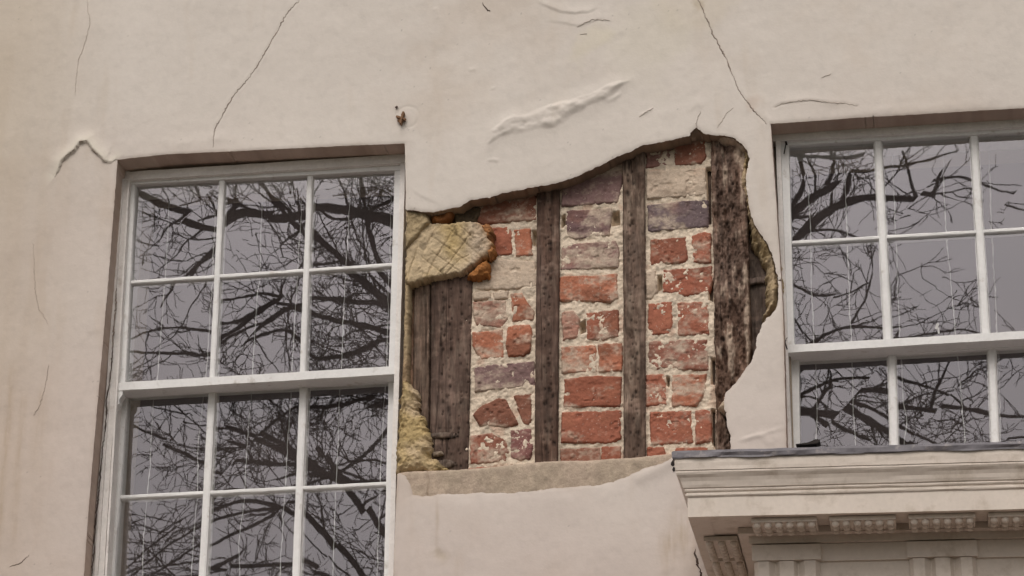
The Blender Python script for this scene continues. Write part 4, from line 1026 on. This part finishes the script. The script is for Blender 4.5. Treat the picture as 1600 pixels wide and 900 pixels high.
# ------------------------------------------------------------------ the bare trees across the road, seen in the glass
GY = REC+.03
def refl(px, py, ydist):
    """photo pixel on the glass -> point on the plane Y=ydist (in front of the house) whose mirror image is seen there"""
    d = ray(px, py); t = (GY-CAM[1])/d[1]; p = CAM+t*d; d2 = d*np.array([1, -1, 1]); s = (ydist-p[1])/d2[1]
    return p+s*d2
YT = -13.0
PXM = F/(abs(YT)+GY-CAM[1])*.93               # px per metre at the tree, roughly
limbs = [
 # left window
 ([(900, 560), (780, 480), (700, 400), (610, 345), (540, 330), (478, 325), (430, 333), (385, 322), (350, 350), (300, 343), (262, 331), (215, 308), (150, 290)], 26, 9, -13.6),
 ([(905, 600), (780, 560), (690, 500), (610, 468), (565, 430), (535, 405), (505, 382), (488, 362), (450, 330), (430, 300), (400, 260)], 24, 6, -12.6),
 ([(700, 400), (640, 300), (616, 315), (575, 335), (540, 348), (505, 340), (470, 300)], 10, 4, -12.2),
 ([(690, 500), (640, 470), (590, 410), (575, 360), (565, 300), (558, 250)], 11, 6, -13.1),
 ([(905, 620), (700, 530), (610, 515), (560, 500), (515, 490), (484, 484), (430, 460), (345, 475)], 20, 4, -13.0),
 ([(700, 530), (615, 470), (540, 462), (485, 458), (440, 470), (380, 510), (260, 500), (200, 520)], 12, 3, -12.4),
 ([(900, 640), (740, 600), (615, 520), (560, 550), (500, 560), (440, 500), (400, 510), (340, 548)], 14, 4, -13.5),
 ([(330, 360), (320, 380), (290, 400), (262, 430)], 10, 3, -13.6),
 ([(340, 360), (300, 390), (270, 435), (250, 470)], 8, 3, -13.7),
 ([(350, 350), (390, 300), (340, 320), (290, 335)], 9, 3, -13.2),
 ([(440, 470), (360, 530), (320, 545), (260, 540), (200, 540)], 9, 4, -12.8),
 ([(900, 700), (760, 740), (620, 745), (560, 750), (500, 738), (465, 708), (420, 680), (385, 660), (340, 650)], 22, 7, -12.8),
 ([(560, 750), (500, 735), (430, 700), (390, 690), (340, 672)], 10, 5, -12.6),
 ([(500, 738), (320, 720), (270, 695), (240, 685), (200, 665)], 9, 4, -13.3),
 ([(900, 760), (700, 900), (600, 840), (570, 800), (545, 765), (500, 700)], 20, 9, -13.2),
 ([(800, 980), (620, 960), (550, 890), (520, 845), (478, 805), (440, 780), (380, 770), (300, 800)], 18, 5, -12.5),
 ([(445, 785), (420, 820), (380, 860), (320, 885), (250, 900)], 9, 4, -13.0),
 ([(440, 790), (340, 840), (280, 860), (190, 870)], 7, 3, -13.6),
 ([(620, 960), (480, 880), (400, 885), (320, 878), (200, 890)], 9, 4, -12.3),
 ([(900, 660), (720, 620), (600, 620), (520, 640), (480, 640), (400, 700), (330, 760)], 12, 3, -12.2),
 ([(440, 610), (370, 720), (330, 780), (240, 830), (180, 880)], 6, 3, -12.2),
 ([(480, 780), (340, 800), (260, 850), (180, 900)], 6, 3, -12.4),
 ([(720, 620), (640, 600), (590, 680), (520, 735), (450, 760)], 10, 4, -13.2),
 # right window
 ([(930, 560), (1060, 470), (1160, 400), (1236, 350), (1262, 325), (1300, 302), (1335, 295), (1400, 298), (1440, 303), (1478, 310)], 26, 9, -13.2),
 ([(1473, 308), (1480, 285), (1492, 258), (1512, 225), (1520, 190)], 6, 4, -13.3),
 ([(1236, 345), (1258, 310), (1262, 280), (1245, 230)], 9, 6, -13.1),
 ([(1296, 300), (1310, 275), (1306, 250), (1290, 225)], 8, 4, -13.2),
 ([(1160, 400), (1210, 250), (1262, 256), (1330, 260), (1372, 252), (1440, 240), (1500, 222)], 9, 3, -12.6),
 ([(1426, 300), (1415, 262), (1405, 220)], 6, 4, -13.0),
 ([(1430, 300), (1460, 292), (1500, 280), (1520, 275), (1560, 300), (1610, 310)], 6, 2.5, -13.1),
 ([(1236, 350), (1290, 345), (1330, 365), (1375, 360), (1440, 340)], 6, 2.5, -13.0),
 ([(930, 700), (1080, 640), (1180, 620), (1245, 626), (1290, 632), (1330, 640), (1380, 672), (1430, 700), (1480, 720), (1600, 740)], 24, 7, -13.0),
 ([(1325, 638), (1350, 625), (1385, 620), (1430, 628), (1480, 636), (1545, 644), (1620, 650)], 10, 5, -12.8),
 ([(1335, 636), (1390, 650), (1430, 680), (1480, 700)], 8, 3, -12.6),
 ([(1250, 630), (1290, 655), (1330, 680), (1380, 702)], 9, 5, -13.4),
 ([(1434, 625), (1440, 600), (1456, 570), (1470, 540)], 6, 3, -12.8),
 ([(1180, 620), (1235, 600), (1280, 575), (1330, 570), (1400, 580), (1460, 600), (1510, 640)], 7, 3, -12.3),
 ([(1060, 640), (1180, 600), (1265, 540), (1300, 515), (1340, 506), (1400, 512), (1450, 508), (1500, 500), (1540, 512)], 9, 2.5, -12.5),
 ([(1060, 470), (1180, 430), (1235, 440), (1262, 460), (1300, 465), (1330, 455), (1360, 440)], 7, 2.5, -13.6),
 ([(1180, 600), (1235, 480), (1265, 530), (1290, 560)], 5, 2, -13.6),
 ([(1330, 506), (1350, 470), (1365, 430), (1360, 380)], 4, 2, -12.6),
 ([(1390, 512), (1405, 470), (1398, 430), (1392, 400)], 5, 2, -12.7),
 ([(1470, 700), (1540, 690), (1600, 680), (1660, 690)], 6, 3, -12.9),
 # canopy of the crown above, below and between the windows
 ([(930, 540), (900, 380), (820, 240), (700, 120), (560, 40)], 28, 10, -13.0),
 ([(930, 540), (960, 360), (1040, 220), (1150, 110), (1300, 20)], 26, 9, -12.7),
 ([(930, 560), (930, 380), (900, 200), (920, 0), (880, -160)], 30, 8, -13.4),
 ([(930, 820), (760, 880), (560, 930), (380, 960), (160, 980)], 26, 8, -12.7),
 ([(930, 820), (1080, 830), (1260, 790), (1450, 770), (1640, 780)], 24, 8, -12.9),
]
trunk_base = np.array([refl(930, 900, YT)[0], YT, 0.0])
rng = np.random.RandomState(12)
twV, twF, lmV, lmF = [], [], [], []
nT = [0, 0]
def addt(P, r, sides, which):
    V, Fq = tube(P, r, sides); A, B = (twV, twF) if which else (lmV, lmF)
    A.append(V-trunk_base); B.append(Fq+nT[which]); nT[which] += len(V)
def grow(p, d, L, r, lev):
    n = max(4, int(L/.10)); n = min(n, 14)
    P = [p]; dd = d/np.linalg.norm(d); st = L/n
    bend = rng.normal(0, .10, 3)
    for i in range(n):
        dd = dd+rng.normal(0, .17, 3)+bend+np.array([0, 0, .035]); dd /= np.linalg.norm(dd); P.append(P[-1]+dd*st)
    P = np.array(P); rr = np.linspace(r, max(r*.4, .0028), n+1)
    addt(P, rr, 4 if lev > 0 else 5, 1)
    if lev >= LEVMAX or L < .16: return
    nb = rng.randint(3, 6) if lev == 0 else rng.randint(2, 5)
    for _ in range(nb):
        k = rng.randint(1, n+1); t = P[k]-P[k-1]; t /= np.linalg.norm(t)
        s = rng.normal(0, 1, 3); s -= t*s.dot(t); s /= np.linalg.norm(s)
        a = rng.uniform(.45, 1.05); nd = t*math.cos(a)+s*math.sin(a)
        grow(P[k], nd, L*rng.uniform(.45, .75)*(1-.3*k/n), max(rr[k]*.64, .0034), lev+1)
LEVMAX = 3
limb_parts = []
for (pts, w0, w1, yy) in limbs:
    n = len(pts); yd = np.linspace(YT, yy, n) if pts[0][0] > 650 and pts[0][0] < 1190 else np.full(n, yy)
    K = np.array([refl(a, b, y_) for (a, b), y_ in zip(pts, yd)])
    # smooth resample
    s = np.concatenate([[0], np.cumsum(np.linalg.norm(np.diff(K, axis=0), axis=1))]); m = max(8, int(s[-1]/.06)); t = np.linspace(0, s[-1], m)
    Q = np.stack([np.interp(t, s, K[:, i]) for i in range(3)], 1)
    for _ in range(3): Q[1:-1] = (Q[:-2]+2*Q[1:-1]+Q[2:])/4
    amp = .02; Q[:, 0] += amp*fbm(t, t*0+w0, 2.2, 3, int(w0*7+abs(yy)*10)); Q[:, 2] += amp*fbm(t, t*0+w0+5, 2.2, 3, int(w0*7+abs(yy)*10)+3)
    r = np.linspace(w0, w1, m)/PXM/2*1.0
    V, Fq = tube(Q, r, 8); limb_parts.append((V-trunk_base, Fq))
    k = 0.0
    while k < s[-1]:
        i = min(m-2, int(k/s[-1]*m)); tt = Q[i+1]-Q[i]; tt /= np.linalg.norm(tt)
        sdv = rng.normal(0, 1, 3); sdv[1] *= .8; sdv -= tt*sdv.dot(tt); sdv /= np.linalg.norm(sdv)
        a = rng.uniform(.4, 1.15); nd = tt*math.cos(a)+sdv*math.sin(a)
        rb = min(r[i]*.5, .02)*rng.uniform(.45, 1)
        grow(Q[i], nd, rng.uniform(.5, 1.35)*(.6+.4*min(1, r[i]/.03)), max(rb, .006), 0 if r[i] > .02 else 1)
        k += rng.uniform(.16, .38)*(1.0 if pts[0][0] < 1190 and pts[-1][0] < 650 else 1.35)
tree = bpy.data.objects.new('bare_tree', None); COL.objects.link(tree); tree.location = trunk_base
tag(tree, 'leafless spreading tree across the road, mirrored in the window panes', 'tree')
top = refl(930, 560, YT)
TP = np.array([trunk_base+(0, 0, -.1), trunk_base+(.05, 0, 2), trunk_base+(-.06, .05, 4), trunk_base*0+np.array([trunk_base[0]+.05, YT, 6.0]), refl(930, 820, YT), refl(932, 690, YT), top])
s = np.arange(len(TP)); t = np.linspace(0, len(TP)-1, 60); Q = np.stack([np.interp(t, s, TP[:, i]) for i in range(3)], 1)
for _ in range(6): Q[1:-1] = (Q[:-2]+2*Q[1:-1]+Q[2:])/4
V, Fq = tube(Q-trunk_base, np.interp(t, [0, .4, 3, 6], [.42, .30, .24, .13]), 16)
link('trunk', mesh_np(V, Fq, 'trunk'), M_BARK, tree)
for V, Fq in limb_parts: link('limb', mesh_np(V, Fq, 'limb'), M_BARK, tree)
o = link('twigs', mesh_np(np.vstack(twV), np.vstack(twF), 'twigs'), M_BARK, tree); o['kind'] = 'stuff'
print('twig quads', sum(len(f) for f in twF), 'wall', len(plaster.data.polygons))
